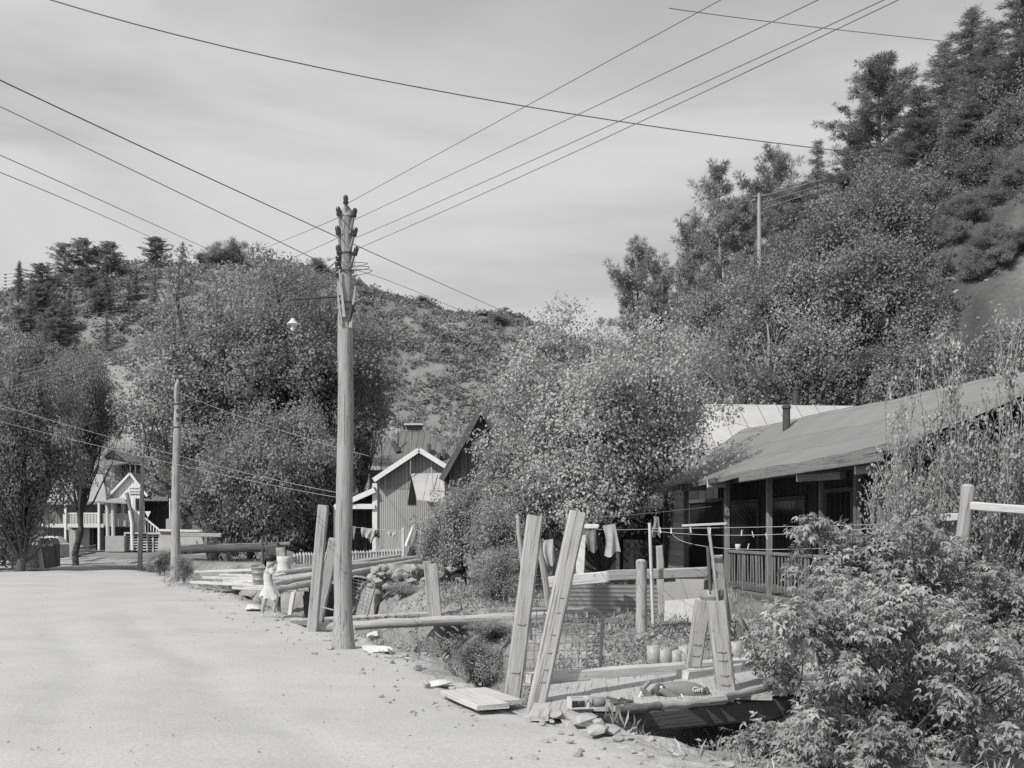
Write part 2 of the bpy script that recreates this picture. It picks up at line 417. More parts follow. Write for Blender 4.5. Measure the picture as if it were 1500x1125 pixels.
def leafy_tree(seed, H, W, trunk_r, leafm, leaf=.2, dens=2.2, nclump=46, base=.22, tmpl=T_WIDE, barkm=None, ntrunk=1, squash=.8, sparse=0.0, rc=(.12,.2), droop=.3, lean=0, core=20):
    """returns (trunk mesh object data, crown mesh) for a tree of height H and width W, rooted at origin"""
    rs = np.random.RandomState(seed); mb = MB()
    zc = H*(base+(1-base)*.5); hz = H*(1-base)*.5
    cl = []
    nb = max(5, nclump//5)
    for k in range(nb):
        d = rsphere(rs, 1)[0]; e = rs.uniform(.55, 1.10)
        if d[2] < -.5 and base > .15: d[2] *= .5
        prof = 1.0 if d[2] < 0 else 1-.2*d[2]**2
        tip = np.array((d[0]*W*.46*prof*e, d[1]*W*.46*prof*e, zc+d[2]*hz*.92*e)); org = np.array((0, 0, zc-hz*.35))
        sd = rs.normal(size=3)*.06*W
        for t in (.42, .62, .78, .92, 1.02):
            q = org*(1-t)+tip*t+sd*math.sin(t*3)+rs.normal(size=3)*.035*W; q[2] -= .05*W*t*t*droop
            r = W*(rc[0]+(rc[1]-rc[0])*rs.rand())*(1.20-.55*t)
            cl.append((q[0]+lean*q[2]/H, q[1], max(q[2], r*.4), r))
    for k in range(core):
        d = rsphere(rs, 1)[0]*rs.uniform(.1, .72)
        cl.append((d[0]*W*.42, d[1]*W*.42, zc+d[2]*hz*.9, W*rs.uniform(.13,.18)))
    nlimb = len(cl)
    for k in range(int(nclump*.22) if core else 0):       # stray sprays that break the outline
        d = rsphere(rs, 1)[0]; e = rs.uniform(.82, 1.14)
        if d[2] < -.4: d[2] *= .6
        cl.append((d[0]*W*.46*e, d[1]*W*.46*e, max(.3, zc+d[2]*hz*.95*e), W*rs.uniform(.05,.085)))
    cl = np.array(cl)
    roots = [((rs.rand()-.5)*W*.15*(ntrunk > 1), (rs.rand()-.5)*W*.15*(ntrunk > 1), -.3) for _ in range(ntrunk)]
    tr = []
    for r0 in roots:
        top = (r0[0]*1.5+rs.normal()*W*.05+lean*.7, r0[1]*1.5+rs.normal()*W*.05, H*.82)
        tr.append(limb(mb, rs, r0, top, trunk_r/math.sqrt(ntrunk), trunk_r*.15, .02, 10, 8))
    for (x, y, z, r) in cl[:nlimb]:
        t = tr[rs.randint(len(tr))]
        k = int(np.clip((z/H-.12)*10/.82*.62, 1, 9))
        pts = limb(mb, rs, t[k], (x, y, z), trunk_r*.28, trunk_r*.05, .12, 4, 5)
        for _ in range(3):
            e = rsphere(rs, 1)[0]*r*.9
            limb(mb, rs, pts[-2], (x+e[0], y+e[1], z+abs(e[2])*.6), trunk_r*.07, trunk_r*.02, .1, 2, 4)
    if sparse:
        cl2 = cl[rs.rand(len(cl)) > sparse]
    else: cl2 = cl
    V, Fc, rn = crown_leaves(rs, cl2, leaf, dens, tmpl, droop=droop, squash=squash)
    tm = bpy.data.meshes.new('trunk'); tm.from_pydata([tuple(p) for p in mb.v], [], mb.f)
    at = tm.attributes.new('gc', 'FLOAT_VECTOR', 'POINT'); at.data.foreach_set('vector', np.array(mb.g, np.float32).ravel())
    tm.polygons.foreach_set('use_smooth', mb.smooth); tm.materials.append(barkm or M['bark'])
    return tm, npmesh('crown', V, Fc, rn, leafm)
def pine_tree(seed, H, W, trunk_r, kind='pine', base=.2, leafm=None, nl=.36, barkm=None):
    rs = np.random.RandomState(seed); mb = MB()
    lean = rs.normal(size=2)*.015*H
    tp = [Vector((lean[0]*(k/8)**1.5, lean[1]*(k/8)**1.5, -.4+(H*.985+.4)*k/8)) for k in range(9)]
    mb.tube(tp, [trunk_r*(1-.93*k/8) for k in range(9)], 7, .08)
    Cs = []; Ts = []; Ss = []
    nw = int((1-base)*H/(.30 if kind == 'fir' else .40))
    for w in range(nw):
        t = (w+rs.rand()*.6)/nw; z = H*(base+(1-base)*t)
        if kind == 'fir': R = W*.5*((1-t)**.85*.95+.05)*(1 if t > .08 else .6)
        else: R = W*.5*(math.sin(math.pi*min(1, .16+.84*t))**.6*.95+.08)
        nb = rs.randint(4, 7)
        for b in range(nb):
            if rs.rand() < .14: continue
            an = rs.rand()*6.283; L = R*(.42+.85*rs.rand()**1.2)
            if kind == 'fir': el = .18-.35*(1-t)+rs.normal()*.1
            else: el = .15+.45*t+rs.normal()*.18
            d = np.array((math.cos(an)*math.cos(el), math.sin(an)*math.cos(el), math.sin(el)))
            a = np.array((lean[0]*t**1.5, lean[1]*t**1.5, z)); e = a+d*L
            e[2] += (.05 if kind == 'fir' else .12)*L
            mb.tube([a, (a+e)/2+np.array((0,0,-.04*L)), e], [trunk_r*.16*(1-t)+.012, trunk_r*.1*(1-t)+.01, .008], 4, 0, cap=False)
            if kind == 'fir':
                nt = max(3, int(L/.15))
                for q in range(nt):
                    f = (.12+.88*(q+rs.rand())/nt); c = a+(e-a)*f+rs.normal(size=3)*.05
                    n = 15; dd = d[None,:]*.7+rs.normal(size=(n,3))*np.array((.75,.75,.35))
                    Cs.append(np.repeat(c[None], n, 0)+rs.normal(size=(n,3))*.09); Ts.append(dd); Ss.append(np.full(n, nl*(.7+.5*rs.rand())))
            else:
                nt = max(3, int(L/.20))
                for q in range(nt):
                    f = .25+.75*(q+rs.rand())/nt; c = a+(e-a)*f+rs.normal(size=3)*.13
                    n = 32; dd = rsphere(rs, n)+d*.35+np.array((0,0,.25))
                    Cs.append(np.repeat(c[None], n, 0)+dd*.06); Ts.append(dd); Ss.append(np.full(n, nl*(.75+.5*rs.rand())))
    C = np.concatenate(Cs); T = np.concatenate(Ts); S = np.concatenate(Ss)
    N = rs.normal(size=C.shape)*.6+np.array((0,0,.8))
    V, Fc, rn = place_leaves(C, N, T, S, T_NEEDLE, rs)
    tm = bpy.data.meshes.new('trunk'); tm.from_pydata([tuple(p) for p in mb.v], [], mb.f)
    at = tm.attributes.new('gc', 'FLOAT_VECTOR', 'POINT'); at.data.foreach_set('vector', np.array(mb.g, np.float32).ravel())
    tm.polygons.foreach_set('use_smooth', mb.smooth); tm.materials.append(barkm or M['bark'])
    return tm, npmesh('crown', V, Fc, rn, leafm or L_pine)
def put_tree(name, meshes, label, cat, loc, s=(1,1,1), rz=0.0, group=None, crown='crown', trunk='trunk'):
    r = thing(name, label, cat, loc, group)
    r.scale = s; r.rotation_euler = (0, 0, rz)
    a = link(trunk, meshes[0], None, r); b = link(crown, meshes[1], None, r)
    return r
# ------------------------------------------------------------------ camera, light, sky
cam = bpy.data.cameras.new('camera'); co = bpy.data.objects.new('camera', cam); COL.objects.link(co)
co.location = (0,0,CH); co.rotation_euler = (math.pi/2, 0, 0)
cam.sensor_width = 36; cam.sensor_fit = 'HORIZONTAL'; cam.lens = 36*F/1500
cam.shift_y = (HZ-562.5)/1500; cam.clip_end = 3000; cam.clip_start = .05
sc.camera = co
SUN = Vector((-.50,-.54,.70)).normalized()
sl = bpy.data.lights.new('sun', 'SUN'); sl.energy = 4.1; sl.angle = math.radians(.5); sl.color = (1,.985,.97)
so = bpy.data.objects.new('sun', sl); COL.objects.link(so); so.location = (-20,-10,40)
so.rotation_euler = (-SUN).to_track_quat('-Z', 'Y').to_euler()
w = bpy.data.worlds.new('World'); sc.world = w; w.use_nodes = True
nt = w.node_tree; L = nt.links; bg = nt.nodes['Background']
sky = _n(nt, 'ShaderNodeTexSky', sky_type='NISHITA'); sky.sun_disc = False
sky.sun_elevation = math.asin(SUN.z); sky.sun_rotation = math.atan2(SUN.x, SUN.y) % (2*math.pi); sky.dust_density = 3.0
bw = _n(nt, 'ShaderNodeRGBToBW'); L.new(sky.outputs[0], bw.inputs[0])
tc = _n(nt, 'ShaderNodeTexCoord'); sx = _n(nt, 'ShaderNodeSeparateXYZ'); L.new(tc.outputs['Generated'], sx.inputs[0])
mp = _n(nt, 'ShaderNodeMapping'); mp.inputs['Rotation'].default_value = (0,math.radians(22),0); mp.inputs['Scale'].default_value = (1.5,1.5,7.5); mp.inputs['Location'].default_value = (.3,.35,.2)
L.new(tc.outputs['Generated'], mp.inputs['Vector'])
n1 = _n(nt, 'ShaderNodeTexNoise'); n1.inputs['Scale'].default_value = 1.15; n1.inputs['Detail'].default_value = 5; n1.inputs['Roughness'].default_value = .5; n1.inputs['Distortion'].default_value = .35
L.new(mp.outputs[0], n1.inputs['Vector'])
cl = _n(nt, 'ShaderNodeMapRange', interpolation_type='SMOOTHSTEP'); cl.inputs['From Min'].default_value = .34; cl.inputs['From Max'].default_value = .62
cl.inputs['To Min'].default_value = 4.35; cl.inputs['To Max'].default_value = 6.3
L.new(n1.outputs['Fac'], cl.inputs['Value'])
# the veil of high cloud grows brighter towards the horizon
hz = _math(nt, 'MULTIPLY', _math(nt, 'SUBTRACT', 1.0, _math(nt, 'MULTIPLY', _math(nt, 'MAXIMUM', sx.outputs[2], 0.0), 1.6), True), .45)
val = _math(nt, 'ADD', _math(nt, 'MULTIPLY', _math(nt, 'MINIMUM', bw.outputs[0], 9.0), .14), _math(nt, 'MULTIPLY', cl.outputs[0], .90))
val = _math(nt, 'ADD', val, hz)
c3 = _n(nt, 'ShaderNodeCombineColor')
for i in range(3): L.new(val, c3.inputs[i])
L.new(c3.outputs[0], bg.inputs['Color']); bg.inputs['Strength'].default_value = .11
sc.view_settings.view_transform = 'Standard'; sc.view_settings.look = 'None'; sc.view_settings.exposure = 0
sc.cycles.use_denoising = False
sc.cycles.max_bounces = 6; sc.cycles.diffuse_bounces = 3; sc.cycles.transmission_bounces = 4; sc.cycles.transparent_max_bounces = 4
# ------------------------------------------------------------------ ground sheet
def axis(*segs):
    out = []
    for a, b, st in segs: out += list(np.arange(a, b, st))
    return np.array(out+[segs[-1][1]])
gx = axis((-260,-130,8),(-130,-34,3.2),(-34,-9,.7),(-9,9,.15),(9,36,.6),(36,130,3),(130,220,8))
gy = axis((-14,5,1),(5,30,.15),(30,70,.7),(70,130,1.5),(130,250,2.4),(250,420,12))
XX, YY = np.meshgrid(gx, gy)
dw = edge_d(XX, YY)+fbm(XX*.9, YY*.9, 3)*.5
ZZ = terr(XX, YY)-.06*(1-ss(-.35, 0, dw))*(dw > -15)-.05*(1-ss(1.1, 2.1, np.hypot(XX-.6, YY-11.3)))
def scree(X, Y):
    c = -.342*Y+2.5*np.sin(Y*.13)+fbm(X*.08, Y*.08, 3)*9
    m = (1-ss(1.6, 5.0, np.abs(X-c)+9*fbm(X*.22, Y*.22, 4)))*ss(140, 150, Y)*(1-ss(176, 192, Y))
    return m
def patch(X, Y):
    """bare slope on the right hillside"""
    a = X/Y
    return ss(.335, .365, a+fbm(X*.2, Y*.2, 3)*.03)*ss(36, 39, Y)*(1-ss(52, 60, Y))
hillm = np.maximum(ss(1, 5, np.interp(XX, RX, RZ)*ss(118, 240, YY)), ss(.5, 4, XX-np.interp(YY, [0,30,36,43,60,100,150], [13.5,13,12.2,4.6,1.5,-3,-5])))
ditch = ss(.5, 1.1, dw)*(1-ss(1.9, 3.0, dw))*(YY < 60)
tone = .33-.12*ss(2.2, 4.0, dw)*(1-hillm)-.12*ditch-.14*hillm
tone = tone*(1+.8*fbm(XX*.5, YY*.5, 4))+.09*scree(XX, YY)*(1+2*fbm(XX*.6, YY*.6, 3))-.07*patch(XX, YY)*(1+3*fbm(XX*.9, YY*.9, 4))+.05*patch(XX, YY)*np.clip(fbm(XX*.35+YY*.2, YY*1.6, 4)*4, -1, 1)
tone = tone+.05*hillm*np.clip(fbm(XX*.09, YY*.09, 4)*2-.1, 0, 1)
ny, nx = XX.shape
idx = np.arange(ny*nx).reshape(ny, nx)
Fq = np.stack([idx[:-1,:-1], idx[:-1,1:], idx[1:,1:], idx[1:,:-1]], -1).reshape(-1, 4)
V = np.stack([XX, YY, ZZ], -1).reshape(-1, 3)
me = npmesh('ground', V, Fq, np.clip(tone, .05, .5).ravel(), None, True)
def groundmat():
    m = bpy.data.materials.new('dry_soil'); m.use_nodes = True; nt = m.node_tree; L = nt.links
    b = nt.nodes['Principled BSDF']; b.inputs['Roughness'].default_value = .95; b.inputs['Specular IOR Level'].default_value = .05
    r = _n(nt, 'ShaderNodeAttribute', attribute_name='rnd').outputs['Fac']
    c = _n(nt, 'ShaderNodeTexCoord').outputs['Object']
    hs = []
    for s, d in ((.6,5),(5,4),(26,3)):
        n = _n(nt, 'ShaderNodeTexNoise'); n.inputs['Scale'].default_value = s; n.inputs['Detail'].default_value = d; n.inputs['Roughness'].default_value = .65
        L.new(c, n.inputs['Vector']); hs.append(n.outputs['Fac'])
    f = _math(nt, 'ADD', _math(nt, 'ADD', _math(nt, 'MULTIPLY', hs[0], .8), _math(nt, 'MULTIPLY', hs[1], .8)), _math(nt, 'MULTIPLY', hs[2], .9))
    v = _math(nt, 'MULTIPLY', r, _math(nt, 'SUBTRACT', f, .22))
    v = _math(nt, 'MAXIMUM', v, .02)
    cb = _n(nt, 'ShaderNodeCombineColor')
    for i in range(3): L.new(v, cb.inputs[i])
    L.new(cb.outputs[0], b.inputs['Base Color'])
    bp = _n(nt, 'ShaderNodeBump'); bp.inputs['Strength'].default_value = .8; bp.inputs['Distance'].default_value = .05
    L.new(_math(nt, 'ADD', _math(nt, 'ADD', hs[1], _math(nt, 'MULTIPLY', hs[2], .5)), _math(nt, 'MULTIPLY', hs[0], 7.0)), bp.inputs['Height']); L.new(bp.outputs[0], b.inputs['Normal'])
    return m
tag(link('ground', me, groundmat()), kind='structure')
# road sheet
rx = axis((-80,-34,2),(-34,-8,.5),(-8,4.5,.1)); ry = axis((-12,5,.8),(5,30,.1),(30,75,.5),(75,140,2))
XX, YY = np.meshgrid(rx, ry)
dw = edge_d(XX, YY)+fbm(XX*.9, YY*.9, 3)*.5+fbm(XX*3.1, YY*3.1, 3)*.35
ZZ = terr(XX, YY)-.14*ss(-.35, .4, dw)-.02*ss(-14, -15, dw)
ZZ = ZZ+fbm(XX*3, YY*3, 3)*.03+fbm(XX*.8, YY*.8, 2)*.04-.05*(1-ss(1.1, 2.1, np.hypot(XX-.6, YY-11.3)))
for q_, w_ in ((-2.6,.30),(-4.3,.34),(-6.4,.4),(-8.0,.3)): ZZ = ZZ-.030*np.exp(-((edge_d(XX, YY)-q_+.3*np.sin(YY*.21+q_))/w_)**2)
ny, nx = XX.shape; idx = np.arange(ny*nx).reshape(ny, nx)
Fq = np.stack([idx[:-1,:-1], idx[:-1,1:], idx[1:,1:], idx[1:,:-1]], -1).reshape(-1, 4)
keep = ((dw < .4) & (dw > -18)).ravel()[Fq].all(1)
Fq = Fq[keep]; used = np.unique(Fq); mp_ = np.zeros(ny*nx, int); mp_[used] = np.arange(len(used))
V = np.stack([XX, YY, ZZ], -1).reshape(-1, 3)[used]
tag(link('road', npmesh('road', V, mp_[Fq], None, None, True), M['road']), kind='structure')
# ------------------------------------------------------------------ stones
def rock(c, r, seed, flat=.7, sq=1.0):
    rs = np.random.RandomState(seed)
    import itertools
    t = (1+5**.5)/2
    v = np.array([(-1,t,0),(1,t,0),(-1,-t,0),(1,-t,0),(0,-1,t),(0,1,t),(0,-1,-t),(0,1,-t),(t,0,-1),(t,0,1),(-t,0,-1),(-t,0,1)], float)
    v /= np.linalg.norm(v[0])
    f = [(0,11,5),(0,5,1),(0,1,7),(0,7,10),(0,10,11),(1,5,9),(5,11,4),(11,10,2),(10,7,6),(7,1,8),(3,9,4),(3,4,2),(3,2,6),(3,6,8),(3,8,9),(4,9,5),(2,4,11),(6,2,10),(8,6,7),(9,8,1)]
    ed = {}; vs = list(v); f2 = []
    def mid(a, b):
        k = (min(a,b), max(a,b))
        if k not in ed:
            p = vs[a]+vs[b]; vs.append(p/np.linalg.norm(p)); ed[k] = len(vs)-1
        return ed[k]
    for a, b, c_ in f:
        x, y, z = mid(a,b), mid(b,c_), mid(c_,a); f2 += [(a,x,z),(b,y,x),(c_,z,y),(x,y,z)]
    v = np.array(vs)
    pl = rsphere(rs, 9)
    for k in range(9):          # chop with planes for an angular stone
        h = .42+.36*rs.rand(); dd = v@pl[k]; v = v-np.where(dd > h, dd-h, 0)[:,None]*pl[k]
    v = v*(1+rs.normal(size=(len(v),1))*.03)
    a = rs.rand()*6.28; s = np.array((sq*(.8+.4*rs.rand()), .8+.4*rs.rand(), flat*(.8+.4*rs.rand())))
    v = v*s; R = np.array(((math.cos(a),-math.sin(a),0),(math.sin(a),math.cos(a),0),(0,0,1)))
    return (v@R.T)*r+np.array(c), f2
ROCKS = [rock((0,0,0), 1, 100+k) for k in range(10)]
def rubble(name, pos, label, m, kind='stuff', group=None):
    V = []; Fc = []; b = 0; rs = np.random.RandomState(3)
    for (x, y, z, r) in pos:
        v, f = ROCKS[rs.randint(10)]; a = rs.rand()*6.28; c, s = math.cos(a), math.sin(a)
        v2 = np.stack([v[:,0]*c-v[:,1]*s, v[:,0]*s+v[:,1]*c, v[:,2]], 1)*r*(.8+.4*rs.rand(1,3))+np.array((x,y,z))
        V.append(v2); Fc.append(np.array(f)+b); b += len(v)
    me = npmesh(name, np.concatenate(V), np.concatenate(Fc))
    return tag(link(name, me, m), label, 'stones', group, kind)
rs = np.random.RandomState(21)
pos = []
while len(pos) < 620:
    Y = 5+27*rs.rand()**1.3; X = rs.uniform(-10, 4.5); d = float(edge_d(np.array([X]), np.array([Y]))[0])
    if -1.2 < d < 3.2 and (d < .9 or rs.rand() < .35):
        r = .018+.05*rs.rand()**3+(.05*rs.rand() if d > .2 and rs.rand() < .25 else 0)
        pos.append((X, Y, tz(X, Y)+r*.15, r))
rubble('rubble', pos, 'loose small stones strewn along the crumbling road edge and down the ditch', M['stone'])
pos = []
for k in range(650):
    Y = 5+26*rs.rand()**1.4; X = rs.uniform(-.5, .03)*Y*1.0
    if float(edge_d(np.array([X]), np.array([Y]))[0]) > -.1: continue
    r = .004+.012*rs.rand()**3; pos.append((X, Y, tz(X, Y)+r*.3+.005, r))
rubble('gravel', pos, 'tiny loose gravel scattered over the dusty road surface', M['stone'])
def one_rock(x, y, Y, r, label, seed, m='stone_white', flat=.75, z=None):
    p = P(x, y, Y); zz = tz(p.x, p.y) if z is None else z
    v, f = rock((0,0,0), r, seed, flat)
    mb = MB(); mb.add(v, f); o = mb.build('rock', M[m], None, (0,0,0)); o.location = (p.x, p.y, zz+r*.35)
    tag(o, label, 'rock', 'rocks beside the ditch'); return o
one_rock(928, 1078, 9.15, .15, 'pale pointed rock at the lower bank under the near plank bridge', 11, flat=.9, z=-.28)
one_rock(945, 1097, 8.75, .13, 'flat pale rock just below the pointed rock near the bridge', 12, flat=.5, z=-.30)
one_rock(1018, 1072, 10.2, .10, 'small rock in the ditch under the shadowed bridge beam', 13, z=-.55)
one_rock(552, 955, 15.2, .30, 'broad pale rock right of the tall pole foot', 14, flat=.35, z=-.08)
one_rock(585, 968, 14.6, .26, 'low pale rock at the ditch lip further right of the pole', 15, flat=.3, z=-.12)
one_rock(548, 890, 18.4, .15, 'white triangular rock behind the leaning wire gate', 26, flat=.8, z=-.14)
one_rock(845, 1060, 9.6, .20, 'rounded rock at the road end of the near bridge beam', 17, flat=.5, m='stone', z=-.12)
one_rock(640, 1000, 12.2, .2, 'flat rock at the road edge left of the bridge boards', 18, flat=.35, m='stone_white', z=-.1)
one_rock(372, 880, 23.0, .28, 'pale rock at the road edge left of the child', 19, flat=.4, z=-.05)
# ------------------------------------------------------------------ hillside scrub
rs = np.random.RandomState(31)
N = 12500
Y = 118+126*rs.rand(N)**.85; X = (rs.rand(N)-.5)*1.12*Y
X = X+0*Y
ok = (np.interp(X, RX, RZ)*ss(118, 240, Y) > 1.2) & (rs.rand(N) > scree(X, Y)*.86) & (fbm(X*.07, Y*.07, 3)+.45*rs.rand(N) > -.09)
X = X[ok]; Y = Y[ok]; Z = terr(X, Y)
R = (.6+1.15*rs.rand(len(X))**1.9)*(.7+.6*vnoise(X*.06, Y*.06))
Cs = []; Ns = []; Ts = []; Ss = []; Tn = []
for x, y, z, r in zip(X, Y, Z, R):
    n = 40
    d = rsphere(rs, n); d[:,2] = np.abs(d[:,2])
    q = r*(.55+.5*rs.rand(n))
    Cs.append(np.array((x,y,z-.1*r))+d*q[:,None]*np.array((1,1,.95)))
    Ns.append(d*.95+np.array((0,0,.3))+rs.normal(size=(n,3))*.22); Ts.append(d*.5+rs.normal(size=(n,3)))
    Ss.append(np.full(n, .30*r+.14)); Tn.append(np.full(n, rs.rand()))
V, Fc, rn = place_leaves(np.concatenate(Cs), np.concatenate(Ns), np.concatenate(Ts), np.concatenate(Ss), T_WIDE, rs)
rn = rn*.35+.65*np.repeat(np.concatenate(Tn), 4)
me = npmesh('hillside_scrub', V, Fc, rn, L_scrub)
tag(link('hillside_scrub', me, None), 'scrub bushes dotted thickly over the far hillside', 'scrub', kind='stuff')

rs = np.random.RandomState(88); pos = []
while len(pos) < 420:
    Y = rs.uniform(142, 190); X = -.342*Y+rs.uniform(-9, 9)
    if scree(np.array([X]), np.array([Y]))[0] > .25: pos.append((X, Y, tz(X, Y), .12+.45*rs.rand()**3))
while len(pos) < 640:
    Y = rs.uniform(38, 52); X = rs.uniform(.35, .46)*Y; pos.append((X, Y, tz(X, Y)-.02, .03+.10*rs.rand()**3))
rubble('scree_rocks', pos, 'broken rocks lying over the bare patches of the hillsides', M['stone'])

for k, (x, y, Y, r_, f_) in enumerate(((838,1058,9.75,.10,.7),(858,1068,9.5,.12,.6),(880,1075,9.35,.09,.7),(815,1053,9.9,.08,.6),(895,1088,9.0,.10,.5),(872,1090,9.0,.13,.45))):
    one_rock(x, y, Y, r_, 'angular bank stone heaped under the road end of the near plank bridge', 30+k, m='stone', flat=f_)['group'] = 'bank stones under the near bridge'
# ------------------------------------------------------------------ utility poles
def insulator(parent, base, tip, kid='insulator'):
    """wooden pin with a glass insulator on its end"""
    base = Vector(base); tip = Vector(tip); a = (tip-base).normalized()
    p = MB().tube([base, tip], [.03, .018], 6, .1).build('pin', M['timber_mid'], parent)
    MB().lathe(tip-a*.03, [(.0,-.005),(.036,0),(.040,.03),(.032,.05),(.036,.07),(.034,.10),(.022,.125),(0,.13)], 10, a).build(kid, M['glassy'], p)
def utility_pole(label, x0, y0, x1, y1, Y, r0, r1, flare=0, group='utility poles'):
    b = P(x0, y0, Y); b.z = tz(b.x, b.y)-.05
    t = P(x1, y1, Y)
    root = thing('utility_pole', label, 'utility pole', b, group)
    mb = MB(); N = 26; pts = []; rr = []
    for k in range(N+1):
        q = k/N; p = b.lerp(t, q); p.x += .012*math.sin(q*9+Y); pts.append(p)
        r = r0+(r1-r0)*q
        if flare and q < .12: r *= 1+flare*(1-q/.12)**2
        rr.append(r*(1+.03*math.sin(q*47)+.02*math.sin(q*113)))
    mb.tube(pts, rr, 16, .10)
    return root, mb, b, t
root, mb, b, t = utility_pole('tall split weathered utility pole at the road edge carrying a cluster of glass insulators', 503, 950, 507, 318, 15.6, .132, .098, .35)
PT = t
mb.lathe(t, [(.105,0),(.085,.09),(.03,.17),(0,.18)], 10)
mb.build('shaft', M['pole'], root)
def PP(x, y, dy=0): return P(x, y, 15.6+dy)
# split off slivers and straps on the shaft
for (xa, ya, xb, yb, w_) in ((497,395,504,465,.03),(521,420,513,480,.03),(494,420,500,475,.025)):
    MB().beam(PP(xb, yb, -.13), PP(xa, ya, -.15), w_*1.6, .03, seg=3, rough=.3, taper=.5).build('splinter', M['timber'], root)
for yy in (372, 398, 445, 455):
    MB().lathe(PP(507, yy), [(.108+.0003*(yy-372),-.012),(.110+.0003*(yy-372),.012)], 14).build('strap', M['pipe_dark'], root)
for (xa, ya, xb, yb) in ((507,318,506.5,296),(501,340,496.5,313),(513,342,518.5,315),(501,368,495.5,341),(512,368,519,343),(502,395,496.5,369),(513,392,520,371)):
    insulator(root, PP(xa, ya, -.06), PP(xb, yb, -.09))
MB().beam(PP(512, 470, -.13), PP(516.5, 446, -.17), .05, .05).build('bracket', M['pipe_dark'], root)
for k, (bx, by) in enumerate(((496,378),(495,386),(497,394),(495,402))):
    MB().lathe(PP(bx, by, -.08), [(0,-.05),(.04,-.04),(.045,.02),(.02,.05),(0,.055)], 8).build('cable_knob', M['glassy'], root)
# lamp on its bracket arm
lp = thing('street_lamp', 'small pale shaded street lamp hung from a pipe arm on the tall pole', 'street lamp', PP(500, 437))
MB().tube([PP(500, 434, -.12), PP(470, 436, -.2), PP(425, 439, -.3)], .017, 6).build('arm', M['pipe_dark'], lp)
MB().tube([PP(428, 439, -.3), PP(428.5, 466, -.3)], .008, 5).build('cord', M['wire'], lp)
MB().lathe(PP(429, 475, -.3), [(0,.085),(.025,.08),(.035,.055),(.085,.005),(.088,0),(.08,0),(.03,.045),(0,.05)], 16).build('lamp_shade', M['cream'], lp)
MB().lathe(PP(429, 482, -.3), [(0,-.035),(.028,-.02),(.034,.01),(.02,.05),(0,.06)], 10).build('bulb', M['white'], lp)
root, mb, b, t = utility_pole('bare topped utility pole standing between the road and the far plank bridge', 256, 850, 260, 566, 38, .17, .11, 0)
MB_top = t
mb.tube([t, t+Vector((.01,0,.25))], [.11, .03], 12)
mb.build('shaft', M['pole'], root)
MB().beam(P(260, 588, 37.8), P(262, 562, 37.8), .10, .06).build('top_block', M['timber_dark'], root)
for k, yy in enumerate((600, 612)): MB().tube([P(259.5, yy, 37.78), P(260.5, yy+5, 37.76)], .05, 6).build('fitting', M['pipe_dark'], root)
for yy in (592, 626): MB().lathe(P(259, yy, 38), [(.135,-.02),(.137,.02)], 12).build('strap', M['pipe_dark'], root)
root, mb, b, t = utility_pole('slim leaning utility pole with a short crossarm in front of the white gabled house', 205, 835, 210, 650, 60, .13, .085, 0)
mb.build('shaft', M['pole'], root)
MB().beam(P(197, 670, 59.8), P(226, 670, 59.8), .11, .11).build('crossarm', M['timber_mid'], root)
for x in (199, 206, 217, 224): MB().lathe(P(x, 668, 59.8), [(.05,0),(.06,.08),(.03,.16),(0,.17)], 8).build('insulator', M['glassy'], root)
for (x, y, Y, yt, lab, xt) in ((1305, 345, 58, 226, 'thin pale utility pole among the pines high on the right hillside', 1303), (1113, 378, 56, 283, 'thin pale utility pole rising from the leafy trees lower on the right hillside', 1112)):
    b = P(x, y, Y); b.z = tz(b.x, b.y); t = P(xt, yt, Y)
    r_ = thing('utility_pole', lab, 'utility pole', b, 'utility poles')
    MB().tube([b, b.lerp(t, .5), t], [.14, .12, .09], 10, .1).build('shaft', M['pole'], r_)
    MB().beam(P(xt-9, yt+5, Y), P(xt+9, yt+3, Y), .1, .1).build('crossarm', M['timber_mid'], r_)
# ------------------------------------------------------------------ wires
def wire(label, pts, r=.009, sag=0.0, m='wire', n=26, ext=0.0, cat='power line', name='power_line', group='overhead wires'):
    """pts: list of (x,y,Y); quadratic through three points or straight with sag"""
    W_ = [P(*p) for p in pts]; r = r*.66
    a = W_[0]; c = W_[-1]
    if ext: c = a+(c-a)*(1+ext)
    q = []
    if len(W_) == 3 and not ext:
        m_ = W_[1]; ctrl = m_*2-(a+c)*.5
        for k in range(n+1):
            t = k/n; q.append(a*(1-t)**2+ctrl*2*t*(1-t)+c*t*t)
    else:
        for k in range(n+1):
            t = k/n; p = a.lerp(c, t); p.z -= sag*4*t*(1-t); q.append(p)
    o = MB().tube(q, r, 5).build(name, M[m], None, q[0])
    return tag(o, label, cat, group)
wire('heavy cable sagging right across the whole sky from top left to the firs', [(-60,-48,14),(765,155,16),(1560,252,24)], .0125)
wire('overhead wire crossing the big firs in the top right corner', [(980,12,15),(1240,45,17),(1560,78,20)], .009)
wire('wire from the left edge passing behind the insulators and down to the valley', [(-80,66,14),(470,336,15.85),(800,482,62)], .010)
wire('second wire down from the left edge ending at the left side of the tall pole', [(-80,118,13),(210,257,14),(462,380,16.5)], .009)
wire('third wire from the left edge sinking behind the hill crest', [(-80,192,30),(140,290,34),(320,372,60)], .018)
wire('lowest sky wire from the left edge meeting the hilltop pines', [(-80,222,30),(100,294,34),(230,352,60)], .018)
wire('wire from the topmost insulator rising to the middle of the sky', [(507,299,15.5),(1015,22,9.5)], .006, 0, ext=.7)
wire('wire from the upper right insulator climbing towards the top right', [(519,322,15.5),(1145,22,9)], .006, .02, ext=.6)
wire('upper wire of the close pair rising steeply to the top right', [(520,349,15.5),(1228,22,8.6)], .006, .05, ext=.6)
